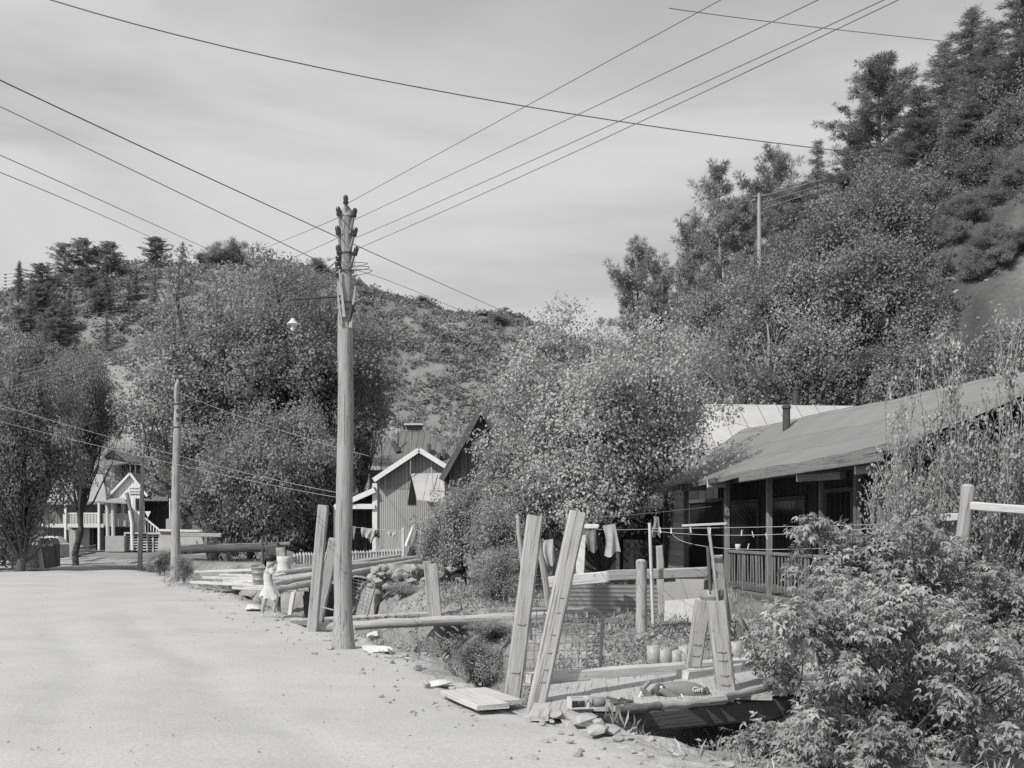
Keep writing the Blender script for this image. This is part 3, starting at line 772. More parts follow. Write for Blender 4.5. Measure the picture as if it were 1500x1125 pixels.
wire('lower wire of the close pair rising steeply to the top right', [(522,365,15.5),(1240,22,8.6)], .006, .08, ext=.6)
for k, (xa, ya, xb, yb) in enumerate(((497,315,415,352),(496,344,420,382),(497,370,440,400))):
    wire(('top short wire dropping left from the pole toward the hill','middle short wire dropping left from the pole insulators','bottom short wire dropping left from the lowest insulator')[k], [(xa,ya,15.5),((xa+xb)/2-4,(ya+yb)/2+4,19),(xb-60,yb+24,36)], .007)
wire('service wire running down from the pole to the right behind the leafy tree', [(511,397,15.6),(640,440,21),(860,540,31)], .006, .2)
bund = [(496,379,300,468,-60,566),(496,386,305,474,-60,572),(496,392,290,490,-60,584),(497,398,300,492,-60,590),(497,403,330,476,40,548)]
for k, bb in enumerate(bund):
    lab = ('topmost','second','third','fourth','lowest')[k]+' strand of the thick cable bundle drooping left from the tall pole'
    wire(lab, [(bb[0],bb[1],15.5),(bb[2],bb[3],18.5),(bb[4],bb[5],23)], .013 if k in (0,2) else .010, name='cable', cat='cable', group='cables drooping left from the tall pole')
for k, (ya, yb, xe) in enumerate(((400,398,250),(412,408,240),(424,420,225))):
    wire(('upper','middle','lower')[k]+' thin drooping wire left of the street lamp', [(495,384+6*k,15.5),(400,ya,21),(xe-160,yb+20+14*k,40)], .007)
wire('upper pale wire crossing the left tree from the left edge to the tall pole', [(-60,576,26),(240,662,22),(496,722,16)], .007, m='wire_pale')
wire('lower pale wire crossing the left tree from the left edge to the tall pole', [(-60,602,26),(240,676,22),(496,729,16)], .007, m='wire_pale')
wire('thin wire falling right from the far bare pole toward the tree', [(262,575,37.5),(380,620,33),(540,668,30)], .010, m='wire_pale')
for k, (ya, yb, yc) in enumerate(((306,232,172),(316,240,186),(326,246,196))):
    wire(('highest','middle','lowest')[k]+' wire climbing the right hillside past the thin poles', [(1112,ya-18,56),(1303,yb,58),(1560,yc-30,60)], .028, m='wire_pale')
wire('thin service wire crossing the tar paper roof to the stovepipe', [(960,590,33),(1120,632,27),(1330,700,18)], .009)
# ------------------------------------------------------------------ nearest plank bridge
def DK(x, y, z=0.02): return G(x, y, z)
A0 = DK(700, 1062); A1 = DK(1128, 1022)      # near edge
dv = (A1-A0); dv.z = 0; dv.normalize(); nv = Vector((-dv.y, dv.x, 0))
OR = DK(735, 1052); BL = 5.4; BWID = 1.8    # origin near-left corner
def BP(u, v, z=0.02): return OR+dv*(u+.65*v)+nv*v+Vector((0,0,z-OR.z))
br = thing('plank_bridge', 'nearest plank footbridge from the road edge to the house yard beneath the leaning gate posts', 'footbridge', BP(0,0,0))
mb = MB(); u = .30; rs = random.Random(4)
while u < BL:
    w_ = rs.uniform(.17,.27); e0 = rs.uniform(-.10,.06); e1 = rs.uniform(-.06,.10); sk = rs.uniform(-.03,.03)
    mb.beam(BP(u+w_/2+sk, e0, 0.012+rs.uniform(-.006,.006)), BP(u+w_/2-sk, BWID+e1, 0.012+rs.uniform(-.006,.006)), w_*.95, .05, seg=3, rough=.035, cham=.1, rs=rs)
    u += w_
mb.build('deck', M['deck'], br)
MB().beam(BP(.75,.12,-.14), BP(BL,.14,-.14), .24, .22, seg=6, rough=.05).build('stringer', M['timber_dark'], br)
MB().beam(BP(.75,BWID-.3,-.14), BP(BL,BWID-.3,-.14), .24, .22, seg=6, rough=.05).build('stringer', M['timber_dark'], br)
mb = MB(); mb.beam(BP(.1,BWID-.06,.085), BP(2.2,BWID-.10,.085), .17, .12, seg=6, rough=.12); mb.beam(BP(2.15,BWID-.07,.09), BP(BL,BWID-.02,.09), .15, .11, seg=6, rough=.12)
mb.build('kerb_board', M['timber_pale'], br)
MB().beam(DK(1000, 993, .05)+Vector((0,0,.02)), BP(BL-.4, BWID+.22,.07), .16, .13, seg=5, rough=.15).build('kerb_board', M['timber_pale'], br)
for k, (xa, ya, xb, yb, m, w_) in enumerate(((905,1040,967,1034,'charred',.085),(966,1034,1062,1024,'log',.09),(1055,1021,1135,1006,'log',.085))):
    a = DK(xa, ya, .06); b = DK(xb, yb, .06)
    o = MB().tube([a.lerp(b, q/6)+Vector((0,0,rs.uniform(-.01,.01))) for q in range(7)], [w_*.5*(1+rs.uniform(-.12,.12)) for _ in range(7)], 9, .15).build('kerb_log', M[m], br)
    if k == 0: o['label'] = 'charred black kerb log'
# loose boards at the road end
o = thing('loose_boards', 'two flat boards lying on the road edge at the foot of the near bridge', 'boards', DK(705, 1022))
for (xa, ya, xb, yb) in ((668,1012,722,1034),(690,1010,742,1028)):
    a = DK(xa, ya); b = DK(xb, yb); a.z = tz(a.x, a.y)+.022; b.z = tz(b.x, b.y)+.018
    MB().beam(a, b, .34, .05, seg=3, rough=.05).build('board', M['timber_pale'], o)
# ------------------------------------------------------------------ posts
def post(label, x0, y0, x1, y1, Y0, Y1, w, d, m='timber', name='gate_post', group='timber posts by the near bridge', rough=.10, taper=1, up=(0,1,0), rnd=False, cat='post', wires=0, bury=.15, seg=9):
    a = P(x0, y0, Y0); b = P(x1, y1, Y1); dr = (b-a).normalized()
    a2 = a-dr*bury
    mb = MB()
    if rnd: 
        mb.tube([a2.lerp(b, k/8)+Vector((random.uniform(-.008,.008),0,0)) for k in range(9)], [w*.5*(1+(taper-1)*k/8)*(1+random.uniform(-.06,.06)) for k in range(9)], 12, .10)
        mb.lathe(b-dr*.01, [(w*.5*taper,0),(w*.36*taper,.035),(0,.045)], 12, dr)
    else: mb.beam(a2, b, w, d, up, taper, rough, .12, seg)
    if wires:
        r_ = thing(name, label, cat, a, group); mb.build('shaft', M[m], r_)
        for k in range(wires):
            q = .12+.5*k/max(1, wires)+random.uniform(0,.05); c = a.lerp(b, q); h = max(w, d)*.62
            pts = [c+Vector((math.cos(t)*w*.57, math.sin(t)*d*.60, .05*math.sin(t*1.0)+.02*t/6.28)) for t in [i*.7 for i in range(10)]]
            MB().tube(pts, .0035, 4).build('wire_wrap', M['wire'], r_)
        return r_
    o = mb.build(name, M[m], None, a)
    return tag(o, label, cat, group)
post('squared gate post leaning right, left one of the near bridge pair', 752, 1012, 784, 756, 11.5, 11.6, .175, .16, wires=2, rough=.06)
post('long squared gate post leaning steeply right in front at the near bridge end', 785, 1037, 846, 752, 10.6, 11.0, .175, .16, wires=6, rough=.05)
post('thin forked stick leaning behind the left gate post', 772, 900, 758, 758, 12.6, 12.4, .075, .07, taper=.6, rnd=True, name='leaning_stick', cat='stick', bury=.3)
post('thin branch post between the two leaning gate posts', 806, 900, 786, 770, 12.7, 12.5, .085, .08, taper=.7, rnd=True, name='leaning_stick', cat='stick', bury=.3)
post('stout post leaning right, left half of the pair in front of the barrel', 1011, 1005, 1030, 880, 12.4, 12.4, .17, .15, wires=4, rough=.08)
post('stout split post leaning left, right half of the pair in front of the barrel', 1064, 1022, 1049, 880, 11.3, 11.4, .19, .16, wires=4, rough=.08)
post('round topped upright post standing left of the thin clothes prop', 940, 945, 939, 822, 16.8, 16.8, .165, .16, rnd=True, name='fence_post', group='fence posts of the yard')
post('jagged narrow stake beside the stack of metal sheets', 970, 897, 966, 800, 19.6, 19.6, .135, .11, rough=.25, name='fence_post', group='fence posts of the yard', taper=.8)
post('broken topped post leaning left beside the barrel', 1064, 930, 1050, 813, 17.6, 17.5, .20, .17, rough=.16, name='fence_post', group='fence posts of the yard', taper=.85)
post('thick fence post in the right shrubbery below the twiggy tree', 1408, 800, 1418, 713, 13.2, 13.2, .165, .15, rnd=True, name='fence_post', group='fence posts of the yard', bury=.9)
o = MB().beam(P(1426, 741, 13.1), P(1560, 752, 12.2), .13, .10, seg=4, rough=.1).build('fence_rail', M['timber_pale'], None, P(1426, 741, 13.1)); tag(o, 'pale rail running right from the thick post in the shrubbery', 'rail')
o = MB().beam(P(1362, 760, 13.8), P(1410, 757, 13.4), .12, .10, seg=3, rough=.1).build('fence_rail', M['timber_pale'], None, P(1362, 760, 13.8)); tag(o, 'short pale rail left of the thick post in the shrubbery', 'rail')
# posts of the second bridge
post('pale squared post leaning right just left of the tall utility pole', 458, 920, 474, 740, 18.4, 18.4, .17, .15, rough=.06, group='timber posts by the log bridge')
post('split timber leaning right between the squared post and the utility pole', 466, 905, 491, 790, 19.4, 19.2, .20, .15, rough=.10, group='timber posts by the log bridge')
post('left squared stub of the post pair on the log bridge', 634, 908, 626, 822, 20.2, 20.2, .15, .12, rough=.06, group='timber posts by the log bridge', bury=.02)
post('right squared stub of the post pair on the log bridge', 642, 917, 634, 826, 19.2, 19.3, .16, .12, rough=.06, group='timber posts by the log bridge', bury=.02)
# ------------------------------------------------------------------ wire gates
def gate(label, c, n_v, n_h, r=.022):
    """c: 4 corners (bottom hinge, bottom end, top end, top hinge) in world space"""
    c = [Vector(q) for q in c]
    g = thing('wire_gate', label, 'gate', c[0], 'wire mesh gates')
    rc = .16; pts = []
    def corner(a, b, d_):
        p0 = b+(a-b).normalized()*rc; p1 = b+(d_-b).normalized()*rc
        return [p0*(1-t)**2+b*2*t*(1-t)+p1*t*t for t in (0,.25,.5,.75,1)]
    pts = [c[0]]+corner(c[0], c[3], c[2])+corner(c[3], c[2], c[1])+[c[1], c[0]]
    MB().tube(pts, r, 8).build('pipe_frame', M['pipe'], g)
    mb = MB()
    f = lambda u, v: (c[0]*(1-u)+c[1]*u)*(1-v)+(c[3]*(1-u)+c[2]*u)*v
    for k in range(1, n_v): mb.tube([f(k/n_v, 0), f(k/n_v, .5)+Vector((0,.02*math.sin(k),0)), f(k/n_v, .985)], .0042, 4)
    for k in range(1, n_h): mb.tube([f(0, k/n_h), f(.3, k/n_h)+Vector((0,0,.01*math.sin(k*2))), f(1, k/n_h)], .0042, 4)
    mb.build('wire_mesh', M['wire_pale'], g)
    return g
g = gate('bent pipe framed wire gate standing open along the far kerb of the near bridge', [P(757,1003,12.1), P(878,1000,12.55), P(884,893,12.5), P(764,893,12.05)], 11, 9)
MB().tube([P(757,1003,12.1), P(880,1012,11.6)], .014, 6).build('loose_rail', M['pipe'], g)
gate('leaning wire mesh gate hanging behind the tall utility pole', [P(513,888,18.9), P(538,902,18.9), P(552,850,18.8), P(512,842,18.8)], 6, 9, .016)
o = thing('pipe_rail', 'thin pale pipe rail low between the squared post and the utility pole', 'pipe', P(470,890,19))
MB().tube([P(470,889,19), P(498,896,18.7)], .014, 6).build('pipe', M['pipe'], o)
MB().tube([P(471,890,19), P(472,905,19)], .012, 6).build('pipe_stub', M['pipe'], o)
# ------------------------------------------------------------------ log footbridge in the middle
lb = thing('log_bridge', 'narrow footbridge of two long logs with short slats behind the tall utility pole', 'footbridge', P(600,915,20))
def logpts(a, b, n=8, j=.012): return [Vector(a).lerp(Vector(b), k/n)+Vector((0,0,random.uniform(-j,j))) for k in range(n+1)]
a0, a1 = P(462,919,18.5), P(812,901,19.6); b0, b1 = P(425,911,20.0), P(812,893,21.2)
MB().tube(logpts(a0, a1, 10), [.085*(1+random.uniform(-.08,.08)) for _ in range(11)], 10, .1).build('log', M['log'], lb)
MB().tube(logpts(b0, b1, 10), [.075*(1+random.uniform(-.08,.08)) for _ in range(11)], 10, .1).build('log', M['log'], lb)
mb = MB()
for k in range(27):
    q = (k+.5)/27; mb.beam(a0.lerp(a1, q)+Vector((random.uniform(-.02,.02),.05,.01)), b0.lerp(b1, q)+Vector((random.uniform(-.03,.03),-.05,.01)), .115, .045, rough=.08)
mb.build('slats', M['timber_mid'], lb)
# ------------------------------------------------------------------ far plank bridge by the child
fb = thing('plank_bridge', 'far rough bridge of planks and poles rising across the ditch behind the child', 'footbridge', P(480,840,27))
q0, q1, q2, q3 = P(402,866,24.3), P(612,822,32), P(581,818,33.5), P(405,841,28.6)
mb = MB()
for k in range(15):
    t = (k+.5)/15; mb.beam(q0.lerp(q1, t)+Vector((random.uniform(-.15,.1),random.uniform(-.3,.1),-.05)), q3.lerp(q2, t)+Vector((0,.1,-.08)), .62, .06, seg=2, rough=.06)
mb.build('deck', M['deck'], fb)
for (a, b, r, m) in ((q0, P(460,854,25.6), .10, 'log'), (P(470,836,27), P(612,818,32.3), .10, 'log'), (P(468,849,25.8), P(620,821,31.6), .09, 'log'), (q3, P(585,815,33.4), .08, 'log'), (P(400,856,25.4), P(455,846,27.0), .07, 'log'), (P(478,833,28.4), P(560,828,31.), .07, 'timber_mid')):
    MB().tube(logpts(a, b, 6), [r*(1+random.uniform(-.1,.1)) for _ in range(7)], 10, .1).build('pole_rail', M[m], fb)
for (x0, y0, x1, y1, Y, w_, m) in ((446,872,449,902,25.2,.07,'timber_dark'),(453,862,456,898,25.6,.24,'timber_dark'),(408,868,409,905,24.6,.08,'timber_dark')):
    MB().beam(P(x0,y0,Y), P(x1,y1,Y)+Vector((0,0,-.3)), w_, w_*.6, seg=2, rough=.1).build('trestle_leg', M[m], fb)
MB().beam(P(430,868,23.6), P(424,905,23.4), .09, .07, seg=2, rough=.1).build('prop', M['timber_pale'], fb)
# approach boards towards the road
mb = MB()
for k, (x0, y0, Ya, x1, y1, Yb, w_) in enumerate(((284,853,33,402,858,26,.25),(345,851,31,404,851,27,.7),(330,842,34,404,845,28.8,.35),(270,838,37,404,834,30.5,.16),(300,846,34,404,849,29,.16),(345,861,29,398,863,25,.2))):
    a = P(x0,y0,Ya); b = P(x1,y1,Yb)
    mb.beam(a, b, w_, .08, seg=4, rough=.06)
mb.build('approach_boards', M['timber_pale'], fb)
# ------------------------------------------------------------------ dark log beam across the upper ditch
db = thing('log_beam', 'long dark horizontal log crossing the upper ditch in front of the leafy willow', 'log', P(350,804,46))
MB().tube(logpts(P(262,806,46), P(408,801,45), 8), .17, 10, .1).build('log', M['log_dark'], db)
MB().tube(logpts(P(262,801,46.4), P(425,797,45.4), 8), .09, 8, .1).build('top_rail', M['timber_mid'], db)
MB().beam(P(302,804,45.8), P(302,783,45.8), .12, .1).build('upright', M['timber_mid'], db)
MB().beam(P(262,783,45.8), P(324,784,45.8), .12, .16).build('board_rail', M['timber'], db)
for x in (384, 390): MB().tube([P(x,785,45), P(x+1,838,45)], .05, 6).build('hanger', M['timber_dark'], db)
MB().beam(P(402,800,45), P(405,835,45), .5, .4, rough=.1, seg=3).build('crib_post', M['log_dark'], db)
post('pale weathered stub post at the near end of the picket fence', 414, 830, 411, 802, 44, 44, .34, .3, rough=.14, group='timber posts by the log bridge')
o = MB().beam(P(222,826,44), P(252,806,46), .2, .12, seg=2, rough=.1).build('sloping_board', M['timber_mid'], None, P(222,826,44)); tag(o, 'sloping grey board beside the bare pole above the ditch', 'board')
# pale stump block behind the child
v = MB(); v.lathe(P(416,840,30), [(0,0),(.24,0),(.20,.12),(.17,.3),(.21,.44),(.19,.46),(0,.45)], 11)
tag(v.build('stump', M['stone_white'], None, P(416,840,30)), 'white waisted stump standing on the far bridge behind the child', 'stump')
# ------------------------------------------------------------------ porch house on the right
FA = Vector((3.68, 28.6, 0)); NE = Vector((5.66, 15.4, 0))
FD = (NE-FA); FL = FD.length; FD.normalize(); IN = Vector((-FD.y, FD.x, 0))   # IN points into the house (+X)
def HP(u, v, z): return FA+FD*u+IN*v+Vector((0,0,z))
def hu(x, v=0.0):
    """distance along the facade line (offset v) that photo column x looks at"""
    o = FA+IN*v; k = (x-750)/F
    return (k*o.y-o.x)/(FD.x-k*FD.y)
house = thing('porch_house', 'low dark wooden house with a long railed porch and tar paper roof at right', 'house', HP(FL*.5, 2, .4), 'houses of the hamlet')
EZ = 2.78; RZH = 4.35; RV = 2.55; FZ = .42
def roofpt(u, v, lift=0):
    q = v/RV; z = EZ+.016*u+(RZH-.032*u-EZ)*q - .07*math.sin(math.pi*min(1, max(0, q))) + .015*math.sin(u*1.1+v)+.008*math.sin(u*3.1+v*2)
    return HP(u, v, z+lift)
U1 = FL+.3
mb = MB()
mb.sheet(lambda a, b: (roofpt(-.25+(U1+.25)*(1-a), -.12+(RV+.12)*b), (a*U1, b*RV*1.15, 0)), 40, 10)
mb.sheet(lambda a, b: (roofpt(-.25+(U1+.25)*a, -.12+(RV+.12)*b, -.045), (a*U1, b*RV*1.15, 0)), 40, 4)
mb.sheet(lambda a, b: (HP(-.25+(U1+.25)*(1-a), RV+3.2*b, RZH-.016*(-.25+(U1+.25)*(1-a))-1.3*b+.015*math.sin((-.25+(U1+.25)*(1-a))*1.1+RV)), (a*U1, b*3.4, 0)), 20, 4)
mb.build('roof', M['tar'], house)
mb = MB(); n = 14
for k in range(n):
    ua = -.25+(U1+.25)*k/n; ub = -.25+(U1+.25)*(k+1)/n
    mb.beam(roofpt(ua, -.13, -.05), roofpt(ub, -.13, -.05), .04, .11, rough=.05)
mb.build('eave_board', M['timber_mid'], house)
mb = MB()
for k in range(6): mb.beam(roofpt(-.28, RV*k/6, -.06), roofpt(-.28, RV*(k+1)/6, -.06), .05, .12, rough=.05)
mb.build('rake_board', M['timber_mid'], house)
WV = 1.75       # porch depth
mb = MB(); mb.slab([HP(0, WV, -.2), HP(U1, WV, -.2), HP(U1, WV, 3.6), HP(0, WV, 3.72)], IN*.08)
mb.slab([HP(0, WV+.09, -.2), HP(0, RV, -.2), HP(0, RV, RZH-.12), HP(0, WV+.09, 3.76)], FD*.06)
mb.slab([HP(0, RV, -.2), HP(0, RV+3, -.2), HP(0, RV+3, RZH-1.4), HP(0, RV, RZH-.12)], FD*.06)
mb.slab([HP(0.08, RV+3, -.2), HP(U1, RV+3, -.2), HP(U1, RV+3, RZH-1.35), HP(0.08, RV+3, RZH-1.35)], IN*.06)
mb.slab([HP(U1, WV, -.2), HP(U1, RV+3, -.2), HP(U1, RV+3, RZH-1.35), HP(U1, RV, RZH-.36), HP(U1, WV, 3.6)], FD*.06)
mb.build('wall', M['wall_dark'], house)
mb = MB()
for k in range(int(U1/.24)): mb.beam(HP(.12+k*.24, WV-.012, FZ), HP(.12+k*.24, WV-.012, 3.5), .04, .02)
mb.build('battens', M['timber_dark'], house)
mb = MB(); mb.slab([HP(-.1, .18, FZ-.06), HP(U1, .18, FZ-.06), HP(U1, WV, FZ-.06), HP(-.1, WV, FZ-.06)], (0,0,.06)); mb.build('porch_floor', M['timber_mid'], house)
mb = MB(); mb.beam(HP(-.1, .13, FZ-.13), HP(U1, .13, FZ-.13), .06, .2, seg=8, rough=.05); mb.build('sill_beam', M['porch_wood'], house)
mb = MB()
for k in range(6): mb.beam(HP(.4+k*2.2, .35, -.2), HP(.4+k*2.2, .35, FZ-.08), .25, .25, rough=.1)
mb.build('footing', M['stone'], house)
# posts
for x in (918, 975, 1005, 1065, 1127, 1203, 1256, 1291):
    u = hu(x, .28)
    w_ = .075 if x in (1203, 918) else .115
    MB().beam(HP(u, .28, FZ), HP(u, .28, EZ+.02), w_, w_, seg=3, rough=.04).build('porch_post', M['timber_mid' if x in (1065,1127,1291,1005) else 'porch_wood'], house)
MB().beam(HP(0, .28, EZ-.03), HP(U1, .28, EZ-.03), .1, .14, seg=8, rough=.04).build('porch_beam', M['porch_wood'], house)
# railings with pickets between posts
for (xa, xb, top) in ((1068,1125,810),(1130,1254,812),(918,972,0)):
    ua, ub = hu(xa, .28), hu(xb, .28)
    r_ = MB().beam(HP(ua, .28, FZ+.80), HP(ub, .28, FZ+.80), .11, .06, seg=4, rough=.05).build('railing', M['timber_mid'], house)
    MB().beam(HP(ua, .28, FZ+.10), HP(ub, .28, FZ+.10), .06, .07, seg=4, rough=.05).build('bottom_rail', M['porch_wood'], r_)
    n = max(4, int((ub-ua)/.15)); mb = MB()
    for k in range(n):
        u = ua+(ub-ua)*(k+.5)/n+random.uniform(-.02,.02)
        mb.beam(HP(u, .26, FZ+.06), HP(u+random.uniform(-.05,.05), .26, FZ+.79), .045 if k % 5 else .10, .02, up=tuple(IN))
    mb.build('pickets', M['timber_mid'], r_)
# lower outrigger roof board and stub beams with pale sawn ends
ua, ub = hu(1084, -.25), hu(1292, -.25)
MB().beam(HP(ua, -.25, EZ-.10), HP(ub, -.25, EZ-.04), .05, .12, seg=6, rough=.05).build('fascia_plank', M['timber_mid'], house)
mb = MB(); mb.slab([HP(ua, -.22, EZ-.06), HP(ub, -.22, EZ), HP(ub, .25, EZ+.02), HP(ua, .25, EZ+.02)], (0,0,.03)); mb.build('lower_eave', M['timber_dark'], house)
for (x, Ln, dz) in ((1001, .9, -.13), (1040, .55, -.12), (1172, 1.2, -.19), (1258, .9, -.17)):
    u = hu(x, -.1)
    b_ = MB().beam(HP(u, -.1, EZ+dz), HP(u+Ln, .12, EZ+dz-.01), .11, .13, seg=3, rough=.06).build('stub_beam', M['timber_mid'], house)
    MB().beam(HP(u-.03, -.105, EZ+dz), HP(u-.002, -.1, EZ+dz), .118, .138).build('sawn_end', M['white'], b_)
# lower wing beyond the porch, running left under the yard tree
wa, wb = P(792, 850, 29.6), P(972, 850, 29.6); zt = CH+32*29.6/1608
mb = MB(); mb.slab([Vector((wa.x,29.6,-.1)), Vector((wb.x,29.6,-.1)), Vector((wb.x,29.6,zt)), Vector((wa.x,29.6,zt))], (0,.08,0)); mb.slab([Vector((wa.x,29.69,-.1)), Vector((wa.x,33.5,-.1)), Vector((wa.x,33.5,zt+.9)), Vector((wa.x,29.69,zt))], (.08,0,0)); mb.build('wing_wall', M['wall_dark'], house)
mb = MB(); mb.slab([Vector((wa.x-.2,29.0,zt-.1)), Vector((wb.x,29.0,zt-.1)), Vector((wb.x,33.7,zt+1.0)), Vector((wa.x-.2,33.7,zt+1.0))], (0,0,.06)); mb.build('wing_roof', M['tar'], house)
for x in (872, 905): 
    q = P(x, 800, 29.5); MB().beam(Vector((q.x,29.5,.1)), Vector((q.x,29.5,zt-.1)), .1, .05, up=(0,1,0)).build('wing_post', M['porch_wood'], house)
# door and windows of the back wall
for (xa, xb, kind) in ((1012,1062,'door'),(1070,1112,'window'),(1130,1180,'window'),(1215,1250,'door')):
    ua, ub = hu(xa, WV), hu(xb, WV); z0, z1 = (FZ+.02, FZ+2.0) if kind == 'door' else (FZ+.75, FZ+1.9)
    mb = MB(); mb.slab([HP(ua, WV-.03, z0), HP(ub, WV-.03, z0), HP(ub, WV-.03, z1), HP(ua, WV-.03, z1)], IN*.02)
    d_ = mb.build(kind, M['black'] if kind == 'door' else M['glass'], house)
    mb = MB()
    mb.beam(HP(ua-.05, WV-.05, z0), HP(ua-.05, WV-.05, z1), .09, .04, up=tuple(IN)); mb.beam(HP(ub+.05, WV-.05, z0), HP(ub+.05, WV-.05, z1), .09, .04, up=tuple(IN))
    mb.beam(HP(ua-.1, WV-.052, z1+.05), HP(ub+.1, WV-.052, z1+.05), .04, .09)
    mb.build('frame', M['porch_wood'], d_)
# stovepipe through the roof
def stovepipe(house_, x, ytop, ybot, Y, r, m='pipe_dark'):
    b = P(x, ybot, Y); t = P(x, ytop, Y)
    c = MB().tube([b+Vector((0,0,-.3)), t], r, 12).build('stovepipe', M[m], house_)
    MB().lathe(t, [(r*1.25,-.02),(r*1.3,.03),(r*.5,.07),(0,.075)], 12).build('pipe_cap', M[m], c)
stovepipe(house, 1152, 597, 622, hu(1152, 2.1)*FD.y+FA.y+2.1*IN.y, .085)
# things on the porch
def small(name, label, cat, c, prof, m, group=None):
    o = MB().lathe(c, prof, 12).build(name, M[m], None, c); return tag(o, label, cat, group)
c = HP(hu(1081, .28), .28, FZ+.832); small('cup', 'small pale cup standing on the porch railing', 'cup', c, [(0,0),(.05,0),(.062,.13),(.055,.13),(.045,.02),(0,.02)], 'cream')
for k, x in enumerate((1236, 1252)):
    c = HP(hu(x, .28), .22, FZ+.832); o = thing('potted_plant', ('left potted plant in a tin on the right porch railing','right potted plant in a tin on the right porch railing')[k], 'potted plant', c, 'potted plants on the railing')
    MB().lathe(c, [(0,0),(.10,0),(.13,.24),(.12,.24),(.11,.2),(0,.2)], 12).build('pot', M['tin'], o)
    rs = np.random.RandomState(k); V, Fc, rn = crown_leaves(rs, np.array([(0,0,.38,.2)]), .10, 2.2, T_WIDE)
    link('foliage', npmesh('foliage', V, Fc, rn, L_tree), None, o)
# ------------------------------------------------------------------ bright metal roofed house behind
mh = thing('metal_roof_house', 'house with a bright pale sheet iron roof just behind the porch house', 'house', P(1145, 700, 36), 'houses of the hamlet')
a, b, c, d = P(1006, 664, 34.2), P(1262, 660, 34.2), P(1256, 597, 37.5), P(1030, 594, 37.5)
mb = MB(); nrm = (b-a).cross(d-a).normalized(); mb.slab([a, b, c, d], nrm*.06)
mb.build('roof', M['iron_pale'], mh)
mb = MB(); mb.slab([d+Vector((0,.01,0)), c+Vector((0,.01,0)), c+Vector((.3,4,-1.8)), d+Vector((-.3,4,-1.8))], (0,0,.05)); mb.build('back_roof', M['iron_pale'], mh)
g0 = tz(6.5, 36)-.3
mb = MB(); a2 = Vector((a.x+.3, a.y+.4, a.z+.05)); b2 = Vector((b.x-.3, b.y+.4, b.z+.05))
mb.slab([Vector((a2.x,a2.y,g0)), Vector((b2.x,b2.y,g0)), b2, a2], (0,.1,0)); mb.slab([Vector((a2.x,a2.y+.11,g0)), a2+Vector((0,.11,0)), Vector((a2.x,c.y,c.z-.3)), Vector((a2.x,c.y+3.5,a2.z-.1)), Vector((a2.x,c.y+3.5,g0))], (.1,0,0))
mb.build('wall', M['wall_dark'], mh)
stovepipe(mh, 1166, 570, 594, 38.2, .11)
# ------------------------------------------------------------------ tall board barn behind the leafy tree
bn = thing('board_barn', 'steep gabled board barn half hidden behind the leafy yard tree', 'barn', P(700, 830, 31), 'houses of the hamlet')
Yb = 31.0; pk = P(706, 598, Yb); el = P(648, 702, Yb); bl = Vector((el.x+.2, Yb, .2)); rgt = Vector((pk.x+(pk.x-el.x), Yb, el.z))
mb = MB(); mb.slab([Vector((bl.x,Yb,.1)), Vector((rgt.x-.2,Yb,.1)), Vector((rgt.x-.2,Yb,rgt.z+.36)), pk+Vector((0,0,-.14)), Vector((bl.x,Yb,el.z+.36))], (0,.08,0))
mb.slab([Vector((bl.x,Yb+.09,.1)), Vector((bl.x,Yb+6,.1)), Vector((bl.x,Yb+6,el.z+.3)), Vector((bl.x,Yb+.09,el.z+.3))], (.08,0,0))
mb.slab([Vector((rgt.x-.2,Yb+.09,.1)), Vector((rgt.x-.2,Yb+6,.1)), Vector((rgt.x-.2,Yb+6,el.z+.3)), Vector((rgt.x-.2,Yb+.09,el.z+.3))], (-.08,0,0))
mb.build('wall', M['wall_barn'], bn)
for s, e in ((-1, el), (1, rgt)):
    mb = MB(); f0 = Vector((0,-.45,0))
    q = [e+f0, pk+f0, pk+Vector((0,6.2,0)), e+Vector((0,6.2,0))]
    nn = Vector((-s*(pk.z-e.z), 0, -(pk.x-e.x)*s)).normalized(); mb.slab(q, (0,0,.07)); mb.build('roof', M['tar_far' if s < 0 else 'iron_pale'], bn)
    MB().beam(e+f0+Vector((0,-.03,-.04)), pk+f0+Vector((0,-.03,-.04)), .05, .16, rough=.04, seg=3).build('rake_board', M['timber_dark'], bn)
mb = MB(); mb.slab([P(702,700,Yb-.03), P(716,700,Yb-.03), P(716,725,Yb-.03), P(702,725,Yb-.03)], (0,.02,0)); mb.build('window', M['black'], bn)
# ------------------------------------------------------------------ corrugated gable shack in the middle
sk = thing('gabled_shack', 'tall narrow corrugated shack with white rake trim and a lean to on its left', 'house', P(604, 815, 56), 'houses of the hamlet')
Y = 56.0; z0 = tz(P(604,815,Y).x, Y)-.2
pk = P(615, 661, Y); el = P(549, 705, Y); er = P(662, 690, Y); wl = P(550, 705, Y).x; wr = P(661, 700, Y).x
mb = MB(); mb.slab([Vector((wl,Y,z0)), Vector((wr,Y,z0)), Vector((wr,Y,P(0,716,Y).z)), Vector((wl,Y,P(0,716,Y).z))], (0,.1,0)); mb.build('wall', M['corr_wall'], sk)
mb = MB(); mb.slab([Vector((wl,Y-.02,P(0,716.3,Y).z)), Vector((wr,Y-.02,P(0,716.3,Y).z)), Vector((wr,Y-.02,er.z-.02)), pk+Vector((0,-.02,-.1)), Vector((wl,Y-.02,el.z-.05))], (0,.1,0)); mb.build('gable', M['corr_dark'], sk)
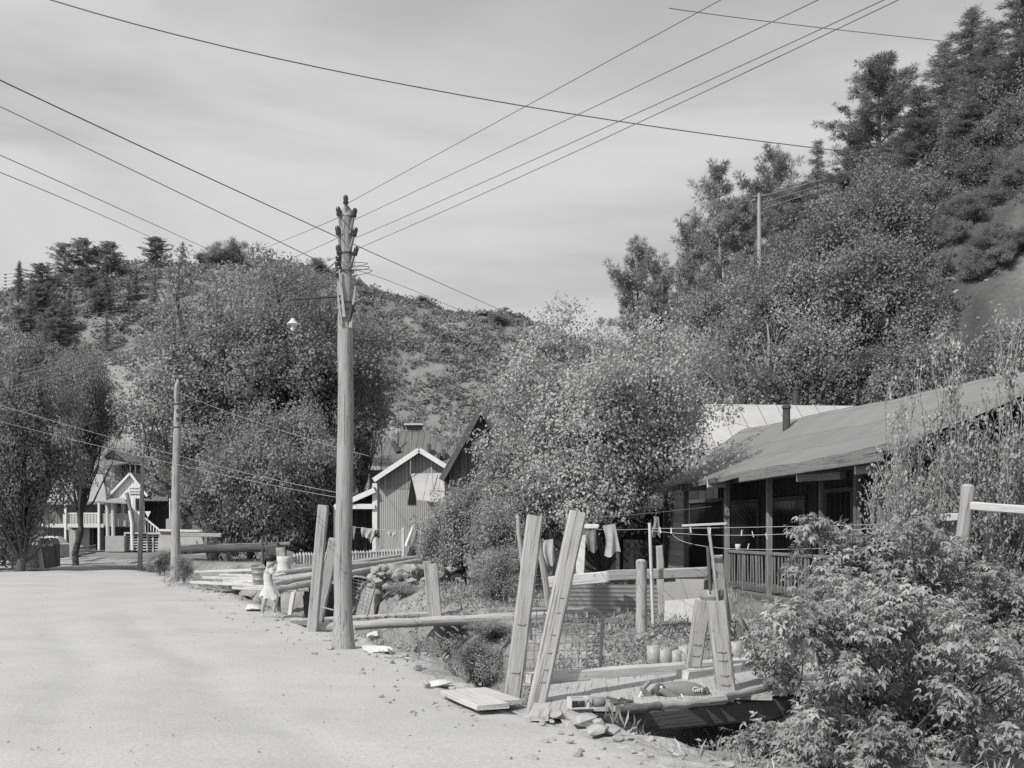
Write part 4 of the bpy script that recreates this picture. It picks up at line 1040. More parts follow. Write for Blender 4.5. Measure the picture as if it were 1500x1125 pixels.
mb = MB(); mb.slab([Vector((wl,Y+.11,z0)), Vector((wl,Y+7,z0)), Vector((wl,Y+7,el.z)), Vector((wl,Y+.11,el.z))], (.1,0,0)); mb.slab([Vector((wr,Y+.11,z0)), Vector((wr,Y+7,z0)), Vector((wr,Y+7,er.z)), Vector((wr,Y+.11,er.z))], (-.1,0,0)); mb.build('side_wall', M['wall_far'], sk)
for e in (el, er):
    f0 = Vector((0,-.5,.03)); 
    mb = MB(); mb.slab([e+f0, pk+f0, pk+Vector((0,7.2,.03)), e+Vector((0,7.2,.03))], (0,0,.08)); mb.build('roof', M['tar_far'], sk)
    MB().beam(e+f0+Vector((0,-.04,0)), pk+f0+Vector((0,-.04,0)), .06, .24).build('rake_trim', M['white'], sk)
MB().beam(Vector((wl-.02,Y-.08,z0)), Vector((wl-.02,Y-.08,el.z-.1)), .26, .08, up=(0,1,0)).build('corner_trim', M['white'], sk)
# lean-to
a, b = P(549, 718, Y-.3), P(490, 744, Y-.3)
MB().beam(b, a, .10, .26).build('lean_to_rafter', M['white'], sk)
MB().beam(P(490, 742, Y-.2), P(549, 742, Y-.2), .08, .26).build('lean_to_beam', M['white'], sk)
mb = MB(); mb.slab([a+Vector((0,0,.1)), b+Vector((0,0,.1)), b+Vector((0,5,.1)), a+Vector((0,5,.1))], (0,0,.06)); mb.build('lean_to_roof', M['tar_far'], sk)
mb = MB(); mb.slab([P(488,820,Y+2.2), P(549,820,Y+2.2), P(549,724,Y+2.2), P(488,752,Y+2.2)], (0,.1,0)); mb.build('lean_to_wall', M['wall_dark'], sk)
MB().beam(P(491, 820, Y-.2), P(491, 744, Y-.2), .14, .14).build('lean_to_post', M['timber_mid'], sk)
# dark opening and awning on the right
mb = MB(); mb.slab([P(597,739,Y-.05), P(609,739,Y-.05), P(606,702,Y-.05), P(602,702,Y-.05)], (0,.03,0)); mb.build('opening', M['black'], sk)
mb = MB(); p4 = [P(611,733,Y-1.7), P(652,737,Y-1.7), P(650,694,Y-.12), P(602,695,Y-.12)]
mb.slab(p4, (0,0,.05)); mb.build('awning', M['iron_pale'], sk)
MB().tube([P(602, 634, Y-.6), P(601.5, 696, Y-.4)], .035, 6).build('vent_rod', M['pipe'], sk)
MB().tube([P(632, 684, Y-.6), P(635, 720, Y-1.2)], .025, 6).build('guy_pole', M['pipe'], sk)
# ------------------------------------------------------------------ hip roofed hall behind the shack
hh = thing('hip_roof_hall', 'large hip roofed building with a capped ridge vent behind the corrugated shack', 'building', P(605, 800, 84), 'houses of the hamlet')
Y = 84.0
def HQ(x, y, dy=0): return P(x, y, Y+dy)
eL, eR = HQ(528, 684), HQ(696, 686); rl, rr = HQ(590, 632, 5.5), HQ(620, 632, 5.5)
mb = MB(); mb.slab([eL, eR, rr, rl], (0,.04,.06)); mb.build('roof', M['tar_far'], hh)
mb = MB(); mb.slab([eL+Vector((-.02,0,0)), rl, rl+Vector((0,1,0)), eL+Vector((0,11,0))], (0,0,.06)); mb.slab([eR+Vector((.02,0,0)), eR+Vector((0,11,0)), rr+Vector((0,1,0)), rr], (0,0,.06)); mb.build('side_roof', M['tar_far'], hh)
mb = MB(); z0 = -.6; mb.slab([Vector((eL.x+.6,Y+.6,z0)), Vector((eR.x-.6,Y+.6,z0)), Vector((eR.x-.6,Y+.6,eR.z+.3)), Vector((eL.x+.6,Y+.6,eL.z+.3))], (0,.1,0)); mb.slab([Vector((eL.x+.6,Y+.71,z0)), Vector((eL.x+.6,Y+10,z0)), Vector((eL.x+.6,Y+10,eL.z+.3)), Vector((eL.x+.6,Y+.71,eL.z+.3))], (.1,0,0)); mb.build('wall', M['wall_far'], hh)
MB().beam(HQ(527,686,-.1), HQ(697,688,-.1), .3, .3).build('eave_trim', M['cream'], hh)
MB().beam(HQ(533,692,.3), HQ(640,692,.3), .2, .22).build('frieze', M['timber_mid'], hh)
mb = MB(); mb.slab([HQ(595,628,5.3), HQ(617,628,5.3), HQ(617,622.5,5.3), HQ(595,622.5,5.3)], (0,1.2,0)); v_ = mb.build('ridge_vent', M['timber_dark'], hh)
mb = MB(); mb.slab([HQ(592,622.5,5.1), HQ(620,622.5,5.1), HQ(620,620,5.1), HQ(592,620,5.1)], (0,1.6,0)); mb.build('vent_cap', M['cream'], v_)
MB().tube([HQ(583,632,3), HQ(583,665,2.2)], .06, 6).build('flue', M['pipe_dark'], hh)
MB().tube([HQ(576,648,2.6), HQ(584,663,2.0)], .22, 8).build('flue', M['pipe_dark'], hh)
for (x, y0, y1) in ((628,650,664),(642,663,673),(649.5,658,672)):
    mb = MB(); dd = (684-y0)/52*5.5-1.0
    mb.slab([HQ(x-2.2,y1,dd*.55), HQ(x+2.2,y1,dd*.55), HQ(x+2.2,y0,dd*.55), HQ(x-2.2,y0,dd*.55)], (0,.9,0)); mb.build('roof_vent', M['timber_dark'], hh)
# ------------------------------------------------------------------ picket fence
pf = thing('picket_fence', 'weathered white picket fence across the yard in front of the corrugated shack', 'fence', P(500, 834, 47))
mb = MB(); mb2 = MB(); rs = random.Random(8)
def fence_run(x0, yb0, yt0, Y0, x1, yb1, yt1, Y1, n):
    for k in range(n):
        t = k/(n-1); x = x0+(x1-x0)*t; Yc = Y0+(Y1-Y0)*t
        b = P(x, yb0+(yb1-yb0)*t, Yc); tp = P(x+rs.uniform(-.6,.6), yt0+(yt1-yt0)*t+rs.uniform(-1,1.2), Yc)
        w_ = .105; o = Vector((0,.0,0))
        mb.slab([b+Vector((-w_/2,0,0)), b+Vector((w_/2,0,0)), tp+Vector((w_/2,0,-.08)), tp, tp+Vector((-w_/2,0,-.08))], (0,.03,0))
    for f in (.25, .8):
        a = P(x0, yb0+(yt0-yb0)*f, Y0); c = P(x1, yb1+(yt1-yb1)*f, Y1)
        mb2.beam(a+Vector((0,.06,0)), c+Vector((0,.06,0)), .06, .08)
fence_run(431,838,809,46,588,828,803,49,38)
mb.build('pickets', M['cream'], pf); mb2.build('rails', M['timber'], pf)
mb = MB(); mb.slab([P(420,838,47.5), P(430,838,46), P(430,809,46), P(420,806,47.5)], (.02,.04,0)); mb.build('side_panel', M['timber_mid'], pf)
# board fence under the washing lines
bf = thing('board_fence', 'short grey board fence beneath the washing beside the corrugated shack', 'fence', P(570, 815, 52))
mb = MB()
for k in range(9):
    x = 552+k*4.3; mb.beam(P(x, 808, 52), P(x+.4, 777+rs.uniform(-1,1.5), 52), .125, .03, up=(0,1,0), rough=.08)
mb.build('boards', M['timber'], bf)
MB().beam(P(590.5,815,51.8), P(590.5,773,51.8), .14, .12).build('fence_post', M['cream'], bf)
o = thing('board_shed', 'upright weathered boards of a small shed wall behind the log bridge posts', 'shed', P(630, 822, 42))
mb = MB()
for k in range(8):
    x = 618+k*4.1; mb.beam(P(x, 824, 42), P(x+.2, 772+rs.uniform(-2,3), 42), .10, .03, up=(0,1,0), rough=.06)
mb.build('boards', M['timber_pale'], o)
mb = MB()
for k in range(14):
    x = 651+k*4.1; mb.beam(P(x, 824, 42.3), P(x+.2, 775, 42.3), .10, .03, up=(0,1,0), rough=.06)
mb.build('dark_boards', M['timber_mid'], o)
MB().beam(P(643,825,41.5), P(647,780,41.5), .15, .1).build('prop', M['timber_dark'], o)
# ------------------------------------------------------------------ rubble retaining wall on the far bank
sw = thing('stone_wall', 'rough dry stone wall holding up the yard behind the log bridge posts', 'stone wall', P(640, 880, 24.5))
rs2 = np.random.RandomState(77); V = []; Fc = []; b = 0
for k in range(150):
    x = rs2.uniform(545, 712); y = rs2.uniform(826, 905) if x > 600 else rs2.uniform(832, 858)
    p = P(x, y, 24.4+rs2.uniform(-.3,.5)+(905-y)*.008); r = rs2.uniform(.05,.19)
    v, f = ROCKS[rs2.randint(10)]; a = rs2.rand()*6.28; c_, s_ = math.cos(a), math.sin(a)
    v2 = np.stack([v[:,0]*c_-v[:,1]*s_, v[:,0]*s_+v[:,1]*c_, v[:,2]], 1)*r+np.array(p); V.append(v2); Fc.append(np.array(f)+b); b += len(v)
V = np.concatenate(V)-np.array(sw.location); link('stones', npmesh('stones', V, np.concatenate(Fc)), M['stone'], sw)
mb = MB()
mb.sheet(lambda a, b_: ((lambda q: (q, tuple(q)))(P(548+a*180, 826+b_*95, 25.3-.5*b_+.35*math.sin(a*19)+.2*math.sin(b_*7+a*31)))), 30, 10)
mb.build('earth_bank', groundmat() if False else M['stone'], sw)
# ------------------------------------------------------------------ yard clutter
def corrugated(name, label, c, amp, waves, m, group=None):
    """c bottom-left, bottom-right, top-right, top-left"""
    c = [Vector(q) for q in c]; nrm = (c[1]-c[0]).cross(c[3]-c[0]).normalized()
    mb = MB()
    def f(u, v):
        p = (c[0]*(1-u)+c[1]*u)*(1-v)+(c[3]*(1-u)+c[2]*u)*v
        return p+nrm*(amp*math.sin(v*waves*6.283)+.02*math.sin(u*7+v*3)), (u*(c[1]-c[0]).length, v*(c[3]-c[0]).length, 0)
    mb.sheet(f, 24, waves*8)
    return tag(mb.build(name, M[m], None, c[0]), label, 'iron sheet', group)
corrugated('iron_sheet', 'long corrugated iron sheet lying on edge as a yard fence below the rails', [P(800,903,19.6), P(968,908,20.2), P(964,856,20.2), P(806,856,19.6)], .0045, 8, 'corr')
def plate(label, pts, m='iron_sheet', group='patchwork metal sheets'):
    pts = [Vector(p) for p in pts]; mb = MB(); mb.slab(pts, (.0,.025,0)); return tag(mb.build('metal_sheet', M[m], None, pts[0]), label, 'metal sheet', group)
plate('upper flat metal sheet patched under the rail near the barrel', [P(972,880,19.3), P(1016,880,19.3), P(1035,868,19.3), P(1033,848,19.3), P(990,848,19.3), P(990,852,19.3), P(973,853,19.3)])
plate('lower tilted metal sheet leaning at the foot of the patched fence', [P(972,926,18.8), P(1014,922,18.6), P(1026,876,18.9), P(974,880,19.2)], 'tin')
o = thing('yard_rail', 'two heavy overlapping rails across the yard fence above the corrugated sheet', 'rail', P(900,845,18))
MB().beam(P(803,853,18.1), P(893,845,17.9), .15, .19, seg=5, rough=.10).build('left_rail', M['timber_pale'], o)
MB().beam(P(890,843,17.75), P(1037,838,18.0), .14, .17, seg=6, rough=.12).build('right_rail', M['timber'], o)
post('dark fence post behind the end of the heavy yard rail', 1036, 880, 1036, 836, 18.25, 18.25, .10, .08, m='timber_mid', name='fence_post', group='fence posts of the yard')
c = P(1043, 894, 17.2); bar = thing('barrel', 'old metal barrel standing behind the split leaning posts', 'barrel', c)
MB().lathe(c, [(0,0),(.17,0),(.185,.02),(.175,.10),(.18,.115),(.175,.13),(.178,.2),(.188,.215),(.178,.23),(.185,.315),(.17,.32),(.165,.29),(0,.28)], 20).build('drum', M['galv'], bar)
# garden cans
canm = ('tin','iron_sheet')
for k, x in enumerate((957, 973, 990, 1004, 1078, 1094)):
    Yc = 14.3+.02*k+(.25 if k > 3 else 0); c = P(x, 986 if k < 4 else 976, Yc); c.z = tz(c.x, c.y)-.02 if False else c.z
    lab = ('leftmost tall garden can in the row behind the near bridge','second garden can in the row behind the near bridge','third garden can in the row behind the near bridge','fourth garden can beside the leaning post pair','garden can just right of the split leaning post','last garden can close to the leafy shrub')[k]
    o = thing('garden_can', lab, 'can', c, 'planted cans along the garden edge'); r = .085+.008*(k % 2)
    h = .36-.03*(k % 3)
    MB().lathe(c, [(0,-.15),(r,-.15),(r*1.02,h*.5),(r*.98,h),(r*.9,h),(r*.9,h-.04),(0,h-.05)], 16).build('can', M['tin'], o)
    rs = np.random.RandomState(k+40); V, Fc, rn = crown_leaves(rs, np.array([(0,0,h+.03,.10)]), .05, 2.2, T_WIDE); link('foliage', npmesh('foliage', V, Fc, rn, L_weed), None, o)
# clothes props and lines
o = thing('clothes_prop', 'thin pale upright clothes prop pole beside the round fence post', 'pole', P(956,915,17.6)); MB().tube([P(957,925,17.6), P(954,840,17.6), P(951.5,766,17.6)], .027, 7, .05).build('pole', M['cream'], o)
o = thing('clothes_post', 'thin leaning clothes pole with a pale crossbar in front of the porch', 'pole', P(1053,895,17))
MB().tube([P(1054,905,17), P(1046,830,17), P(1038,772,17)], .026, 7, .05).build('pole', M['timber'], o)
MB().tube([P(1041,870,17.05), P(1037,800,17.05)], .03, 7, .05).build('splint', M['timber_dark'], o)
MB().beam(P(999,770,17), P(1064,767,17), .035, .035, rough=.05, seg=3).build('crossbar', M['cream'], o)
o = thing('clothes_post', 'white squared clothes post with a short crossarm behind the steep gate post', 'pole', P(851,845,19))
MB().beam(P(849,850,19), P(853,772,19), .145, .09, up=(0,1,0)).build('pole', M['white'], o); MB().beam(P(829,772,18.9), P(876,771,18.9), .07, .07).build('crossarm', M['white'], o)
def line(label, pts, r=.006, m='rope'): return wire(label, pts, r, 0, m, 30, 0, 'clothesline', 'clothesline', 'washing lines in the yard')
line('upper washing line from the gate post to the porch', [(795,757,12.0),(900,756,17),(1042,742,22)], .005)
line('long slack washing line passing the crossbar toward the shrub', [(952,774,17.6),(1064,773,17),(1300,768,15.2)], .005)
line('second slack washing line hung with pegs below the crossbar', [(952,777,17.6),(1090,784,16.8),(1300,772,15.2)], .005)
line('lowest drooping washing line in front of the porch', [(985,782,17.4),(1060,803,16.9),(1270,800,15.4)], .005)
line('left washing line carrying clothes behind the gate posts', [(806,757,14),(860,774,18.6),(952,775,17.6)], .005)
rs = random.Random(3)
for k, (x, y) in enumerate(((968,776),(983,777),(1012,776),(1040,777),(1086,780),(1104,782),(1124,785),(1095,800),(1180,790),(1192,795))):
    p = P(x, y, 16.9); o = MB().beam(p+Vector((0,0,-.05)), p+Vector((rs.uniform(-.03,.03),0,.04)), .018, .012).build('clothes_peg', M['white'], None, p); tag(o, 'small pale wooden peg clipped on a washing line before the porch', 'peg', 'clothes pegs on the lines')
def cloth(name, label, pts, Y, m, dy=.0, group='washing hung on the lines', amp=.05):
    """hanging garment: outline polygon in photo px filled as a wavy sheet: pts top-left, top-right, bottom-right, bottom-left"""
    a, b, c, d = [P(x, y, Y) for x, y in pts]; mb = MB(); rs = random.Random(len(label)); ph = rs.random()*6
    def f(u, v):
        p = (a*(1-u)+b*u)*(1-v)+(d*(1-u)+c*u)*v
        return p+Vector((0.02*math.sin(v*5+ph)*(1-u), amp*v*math.sin(u*9+ph+v*2)+dy, -.03*math.sin(u*7+ph)*v)), (u, v, 0)
    mb.sheet(f, 14, 10); o = mb.build(name, M[m], None, a); 
    return tag(o, label, 'clothing', group)
cloth('dress', 'pale flowered frock hung beside the left gate post', [(796,792),(810,789),(813,824),(799,832)], 17.6, 'cloth_light')
cloth('trousers', 'grey garment with ragged hem hung under the white crossarm', [(859,778),(872,776),(876,806),(859,810)], 18.8, 'cloth_mid')
cloth('overalls', 'grey patched overalls swinging on the line right of the white crossarm', [(884,770),(901,767),(909,809),(887,816)], 18.3, 'cloth_light')
cloth('towel', 'small grey cloth hanging just right of the clothes prop', [(956,756),(965,757),(967,786),(957,785)], 17.7, 'cloth_mid')
line('washing line in front of the corrugated shack', [(500,770,50),(550,775,50),(592,777,50)], .012)
for (nm, lab, pts, m) in (('shirt','light grey shirt drooping on the line left of the board fence',[(529,772),(546,775),(541,788),(530,787)],'cloth_light'),('sleeve_cloth','narrow grey cloth hanging below the shirt sleeve',[(538,777),(553,778),(544,796),(540,793)],'cloth_light'),('sock','small dark cloth pegged over the board fence',[(549,776),(556,778),(556,788),(548,787)],'cloth_dark'),('rag','thin grey rag draped on the board fence line',[(567,778),(581,779),(577,787),(571,786)],'cloth_light'),('dark_shirt','dark grey garment in the shade of the lean to',[(512,770),(521,771),(519,790),(514,789)],'cloth_mid')):
    cloth(nm, lab, pts, 49.9, m, amp=.08)
cloth('white_shirt', 'white shirt hanging bright beside the small shed boards', [(603,768),(609,768),(604,800),(593,799)], 44, 'cloth_white', amp=.1)
cloth('grey_dress', 'grey dress hanging between the white shirts at the shed', [(607,770),(616,770),(614,799),(601,798)], 43.9, 'cloth_mid', amp=.08)
cloth('white_blouse', 'crumpled white blouse hanging right of the grey dress', [(614,772),(620,770),(617,808),(610,797)], 43.8, 'cloth_white', amp=.12)
cloth('black_skirt', 'black pleated skirt hanging lowest beside the shed boards', [(600,799),(612,799),(616,816),(596,816)], 43.7, 'cloth_dark', amp=.1)
# ------------------------------------------------------------------ toys and box on the near bridge
c = DK(854, 1037, .06); bx = thing('wooden_box', 'small open wooden box with glass jars lying on the near bridge deck', 'box', c)
b0 = DK(837, 1037, .05)
mb = MB(); e1 = Vector((.24,.05,0)); e2 = Vector((-.03,.13,0)); hgt = Vector((0,0,.10))
mb.slab([c-e1*.5-e2*.5, c+e1*.5-e2*.5, c+e1*.5+e2*.5, c-e1*.5+e2*.5], (0,0,.012)); 
mb.slab([c-e1*.5+e2*.5, c+e1*.5+e2*.5, c+e1*.5+e2*.5+hgt, c-e1*.5+e2*.5+hgt], (0,.012,0))
mb.slab([c-e1*.5-e2*.5, c-e1*.5+e2*.45, c-e1*.5+e2*.45+hgt, c-e1*.5-e2*.5+hgt], (-.012,0,0))
mb.slab([c+e1*.08-e2*.5, c+e1*.08+e2*.45, c+e1*.08+e2*.45+hgt, c+e1*.08-e2*.5+hgt], (.02,0,0))
mb.slab([c-e1*.5-e2*.5+hgt*.8, c+e1*.12-e2*.5+hgt*.8, c+e1*.12-e2*.5+hgt*1.02, c-e1*.5-e2*.5+hgt*1.02], (0,-.012,0))
mb.build('crate', M['cream'], bx)
for q in (-.38, -.12): MB().lathe(c+e1*q+Vector((0,0,.012)), [(0,0),(.036,0),(.038,.06),(.028,.08),(0,.082)], 12).build('jar', M['toy_dark'], bx)
MB().lathe(c+e1*.40+Vector((0,-.03,.055)), [(0,0),(.045,0),(.045,.10),(.03,.11),(0,.11)], 14, (1,.25,.0)).build('tin', M['toy'], bx)
o = thing('scrap_pile', 'dark crumpled scraps of wood lying left of the toy on the bridge', 'scraps', DK(910,1028))
for k in range(7):
    a = DK(898+k*4.5, 1029+3*math.sin(k*2), .05); MB().beam(a, a+Vector((.12*math.cos(k*1.7), .10*math.sin(k*1.3), .012*(k % 3))), .05, .02, rough=.2).build('scrap', M['timber_dark'], o)
ty = thing('toy_scooter', 'overturned grey ride on toy with lettered tapering body and bent handlebar lying on the bridge', 'toy', DK(990, 1030))
Yt = 11.05
def TY(x, y, dy=0): return P(x, y, Yt+dy)
mb = MB(); N = 12; st = [(953,1010,.035,.05),(962,1008,.06,.07),(975,1006.5,.075,.085),(990,1006,.085,.095),(1005,1006,.09,.10),(1020,1008,.085,.09),(1029,1010,.07,.07),(1034,1011,.045,.05)]
V = []; Gs = []
for (x, y, rz_, ry_) in st:
    for i in range(16):
        an = 2*math.pi*i/16; cc, s_ = math.cos(an), math.sin(an)
        sq = (abs(cc)**.7*(1 if cc > 0 else -1), abs(s_)**.7*(1 if s_ > 0 else -1))
        V.append(TY(x, y+5)+Vector((0, ry_*sq[0], rz_*sq[1])))
Fc = [(k*16+i, k*16+(i+1) % 16, (k+1)*16+(i+1) % 16, (k+1)*16+i) for k in range(len(st)-1) for i in range(16)]+[tuple(range(15,-1,-1)), tuple((len(st)-1)*16+i for i in range(16))]
mb.add(V, Fc, None, True); bd = mb.build('body', M['toy'], ty)
MB().lathe(TY(1032.5, 1016), [(0,0),(.06,0),(.075,.012),(.06,.03),(0,.032)], 16, (1,.1,-.05)).build('rear_disc', M['toy_dark'], ty)
MB().lathe(TY(966, 1010,-.09), [(0,-.02),(.030,-.02),(.058,-.014),(.062,0),(.058,.014),(.030,.02),(0,.02)], 18, (.25,-1,.15)).build('wheel', M['toy_dark'], ty)
MB().lathe(TY(969, 1007,-.125), [(0,0),(.018,0),(.014,.012),(0,.014)], 10, (.25,-1,.15)).build('hub', M['white'], ty)
MB().tube([TY(963,1027,-.1), TY(955,1024,-.1), TY(947,1016,-.12), TY(940,1009,-.14)], [.035,.034,.030,.027], 10).build('handlebar', M['toy_tube'], ty)
MB().tube([TY(940,1010,-.14), TY(946,1004,-.12), TY(952,998,-.1)], [.026,.024,.022], 10).build('grip', M['toy_tube'], ty)
MB().tube([TY(941,1011,-.14), TY(937,1020,-.16), TY(932,1029,-.18)], [.012,.010,.012], 8).build('stem', M['white'], ty)
MB().tube([TY(968,1010,-.16), TY(980,1018,-.15), TY(992,1026,-.13)], [.03,.036,.045], 10).build('fork', M['toy_tube'], ty)
MB().tube([TY(955,1026,-.12), TY(975,1028,-.14), TY(995,1027,-.12)], [.03,.04,.05], 10).build('foot_rest', M['toy_tube'], ty)
MB().lathe(TY(998,1024,-.13), [(.05,0),(.052,.012),(.04,.02)], 12, (1,.1,.2)).build('collar', M['white'], ty)
MB().tube([TY(1001,1026,-.1), TY(1012,1021,-.10), TY(1018,1019,-.09)], [.03,.028,.02], 8).build('axle_housing', M['toy_dark'], ty)
fc = bpy.data.curves.new('lettering', 'FONT'); fc.body = 'Girl'; fc.size = .066; fc.extrude = .002; fc.shear = .12; fc.offset = .001
tmp = bpy.data.objects.new('lettering', fc); COL.objects.link(tmp)
dg = bpy.context.evaluated_depsgraph_get(); lm = bpy.data.meshes.new_from_object(tmp.evaluated_get(dg)); bpy.data.objects.remove(tmp)
lt = link('lettering', lm, M['white'], bd); lt.location = TY(1011, 1010.5)-ty.location+Vector((0,-.107,0)); lt.rotation_euler = (math.radians(84), math.radians(2), math.radians(4))
# ------------------------------------------------------------------ trees
def tree_at(name, x, Y, ytop, mesh, H0, label, cat='tree', group=None, wscale=None, rz=None, sink=.0):
    px = (x-750)/F*Y; z = tz(px, Y)-sink; zt = CH-(ytop-HZ)/F*Y; s = (zt-z)/H0
    rs = random.Random(int(x*7+Y)); ws = s if wscale is None else wscale
    return put_tree(name, mesh, label, cat, (px, Y, z), (ws, ws, s), rs.random()*6.28 if rz is None else rz, group)
def zat(y, Y): return CH-(y-HZ)/F*Y
# leafy yard tree in front of the barn
tree_at('leafy_tree', 880, 25.5, 436, leafy_tree(1, 6, 6.0, .13, L_tree, leaf=.066, dens=5.6, nclump=130, base=.12, tmpl=T_WIDE, squash=.75, droop=.55, rc=(.085,.14), core=26), 6, 'big round leafy yard tree whose boughs overhang the left end of the porch roof', group='yard trees', wscale=1.0, rz=.3)
tree_at('leafy_tree', 785, 25.0, 560, leafy_tree(2, 4.5, 3.6, .07, L_tree, leaf=.066, dens=5.6, nclump=46, base=.05, squash=.8, droop=.5, rc=(.12,.2)), 4.5, 'leafy sapling filling the gap between the barn gable and the big yard tree', group='yard trees', wscale=.8)
sb = leafy_tree(3, 3.2, 3.0, .05, L_tree, leaf=.058, dens=4.6, nclump=46, base=.02, squash=.85, droop=.5, ntrunk=3, rc=(.13,.22))
tree_at('leafy_shrub', 684, 25.3, 690, sb, 3.2, 'tall leafy shrub growing before the barn above the stone wall', 'shrub', 'shrubs around the ditch', wscale=.78)
tree_at('leafy_shrub', 735, 23.0, 720, sb, 3.2, 'leafy shrub behind the left leaning gate post', 'shrub', 'shrubs around the ditch', wscale=.66, rz=2)
tree_at('leafy_shrub', 724, 21.6, 795, sb, 3.2, 'low leafy shrub spilling over the log bridge end', 'shrub', 'shrubs around the ditch', wscale=.42, rz=4)
tree_at('leafy_shrub', 642, 25.6, 722, sb, 3.2, 'leafy shrub over the stone wall beneath the shack awning', 'shrub', 'shrubs around the ditch', wscale=.42, rz=5)
for k, (x, Y, yt, ws, lab) in enumerate(((632,17.6,922,.22,'small dark bush in the ditch under the log bridge'),(700,17.6,925,.36,'dark bush in the shadow under the right end of the log bridge'),(725,18.6,905,.4,'bush in deep shade behind the left gate post foot'),(270,36,808,.30,'scrubby bush at the foot of the bare pole'),(236,45,800,.5,'weedy bush by the sloping board behind the bare pole'),(345,44,822,.42,'low bush in the ditch left of the child'),(360,43,828,.4,'dark low bush in the upper ditch behind the child'),(590,24,850,.3,'bush beside the leaning wire gate'))):
    tree_at('ditch_bush', x, Y, yt, sb, 3.2, lab, 'bush', 'bushes in the ditch', wscale=ws, rz=k*1.1)
# big broadleaf trees across the ditch (left centre)
bigA = leafy_tree(4, 15, 11, .42, L_big, leaf=.14, dens=7.5, nclump=130, base=.10, squash=.75, rc=(.085,.145), droop=.5)
bigB = leafy_tree(5, 15, 10, .40, L_big, leaf=.14, dens=7.5, nclump=125, base=.08, squash=.8, rc=(.085,.145), droop=.5)
tree_at('broadleaf_tree', 420, 68, 352, bigA, 15, 'tallest dark broadleaf tree behind the street lamp and the tall pole', group='big trees behind the ditch', rz=.5)
tree_at('broadleaf_tree', 318, 66, 385, bigB, 15, 'broad dark tree standing right behind the bare topped pole', group='big trees behind the ditch', rz=2.2)
tree_at('broadleaf_tree', 485, 72, 395, bigB, 15, 'dark broadleaf tree showing right of the tall utility pole above the hip roof', group='big trees behind the ditch', rz=4.0, wscale=.62)
bigC = leafy_tree(6, 8, 8, .30, L_big, leaf=.13, dens=7.5, nclump=105, base=.06, squash=.85, rc=(.09,.15), droop=.8)
tree_at('willow_tree', 395, 57, 560, bigC, 8, 'drooping willow like tree hanging over the dark log beam', group='big trees behind the ditch', wscale=.95)
tree_at('willow_tree', 335, 60, 600, bigC, 8, 'lower drooping tree left of the willow above the log beam', group='big trees behind the ditch', wscale=.72, rz=2.6)
tree_at('willow_tree', 462, 61, 560, bigC, 8, 'drooping tree behind the squared post left of the shack', group='big trees behind the ditch', wscale=.62, rz=4.4)
bigD = leafy_tree(14, 15, 10, .36, L_big, leaf=.14, dens=7.5, nclump=110, base=.40, squash=.8, rc=(.085,.145), droop=.5)
tree_at('broadleaf_tree', 528, 75, 415, bigD, 15, 'high crowned dark tree just right of the tall pole before the far hill', group='big trees behind the ditch', wscale=.5)
tree_at('broadleaf_tree', 370, 74, 372, bigA, 15, 'dark tree top rising between the two tallest trees behind the ditch', group='big trees behind the ditch', wscale=.8, rz=3.3)
# left edge trees
lfA = leafy_tree(7, 11, 9, .35, L_big, leaf=.125, dens=7.5, nclump=130, base=.06, squash=.8, rc=(.085,.145), droop=.6)
tree_at('broadleaf_tree', 28, 56, 465, lfA, 11, 'large dark leafy tree at the left edge overhanging the parked car', group='trees at the left edge', rz=.4, wscale=.76)
lfB = leafy_tree(9, 11, 9, .35, L_big, leaf=.125, dens=7.5, nclump=110, base=.46, squash=.8, rc=(.085,.145), droop=.6)
tree_at('broadleaf_tree', 112, 66, 505, lfB, 11, 'leafy tree whose low boughs hang in front of the balcony house', group='trees at the left edge', wscale=.6, rz=3.0)
tree_at('broadleaf_tree', -35, 58, 540, lfA, 11, 'leafy tree cut by the left edge of the view', group='trees at the left edge', rz=5.0)
tree_at('broadleaf_tree', 6, 66, 650, bigC, 8, 'sunlit bushy tree low at the left edge behind the road barrier', group='trees at the left edge', wscale=.42, rz=1.0)
# pale distant trees at the foot of the hill
ltA = leafy_tree(8, 7, 6, .16, L_light, leaf=.22, dens=2.6, nclump=50, base=.1, squash=.8, barkm=M['bark_pale'], rc=(.10,.18))
for k, (x, Y, yt, ws, lab) in enumerate(((186,118,612,1.0,'pale thin tree rising behind the white gabled house'),(232,122,640,.9,'pale tree just right of the slim leaning pole'),(272,112,652,.9,'pale tree directly right of the bare topped pole'),(300,120,622,1.0,'pale tree above the concrete wall'),(596,112,590,1.1,'pale cottonwood left of the ridge vent'),(632,116,584,1.2,'pale cottonwood over the hip roofed hall'),(672,112,590,1.1,'pale cottonwood left of the barn peak'),(560,118,604,1.0,'pale tree peeping between the pole trees and the ridge vent'),(712,104,575,1.1,'pale tree behind the barn peak'),(150,125,640,1.0,'pale tree behind the dark roofed house'))):
    tree_at('pale_tree', x, Y, yt, ltA, 7, lab, group='pale trees at the hill foot', wscale=ws*1.0, rz=k*.9)
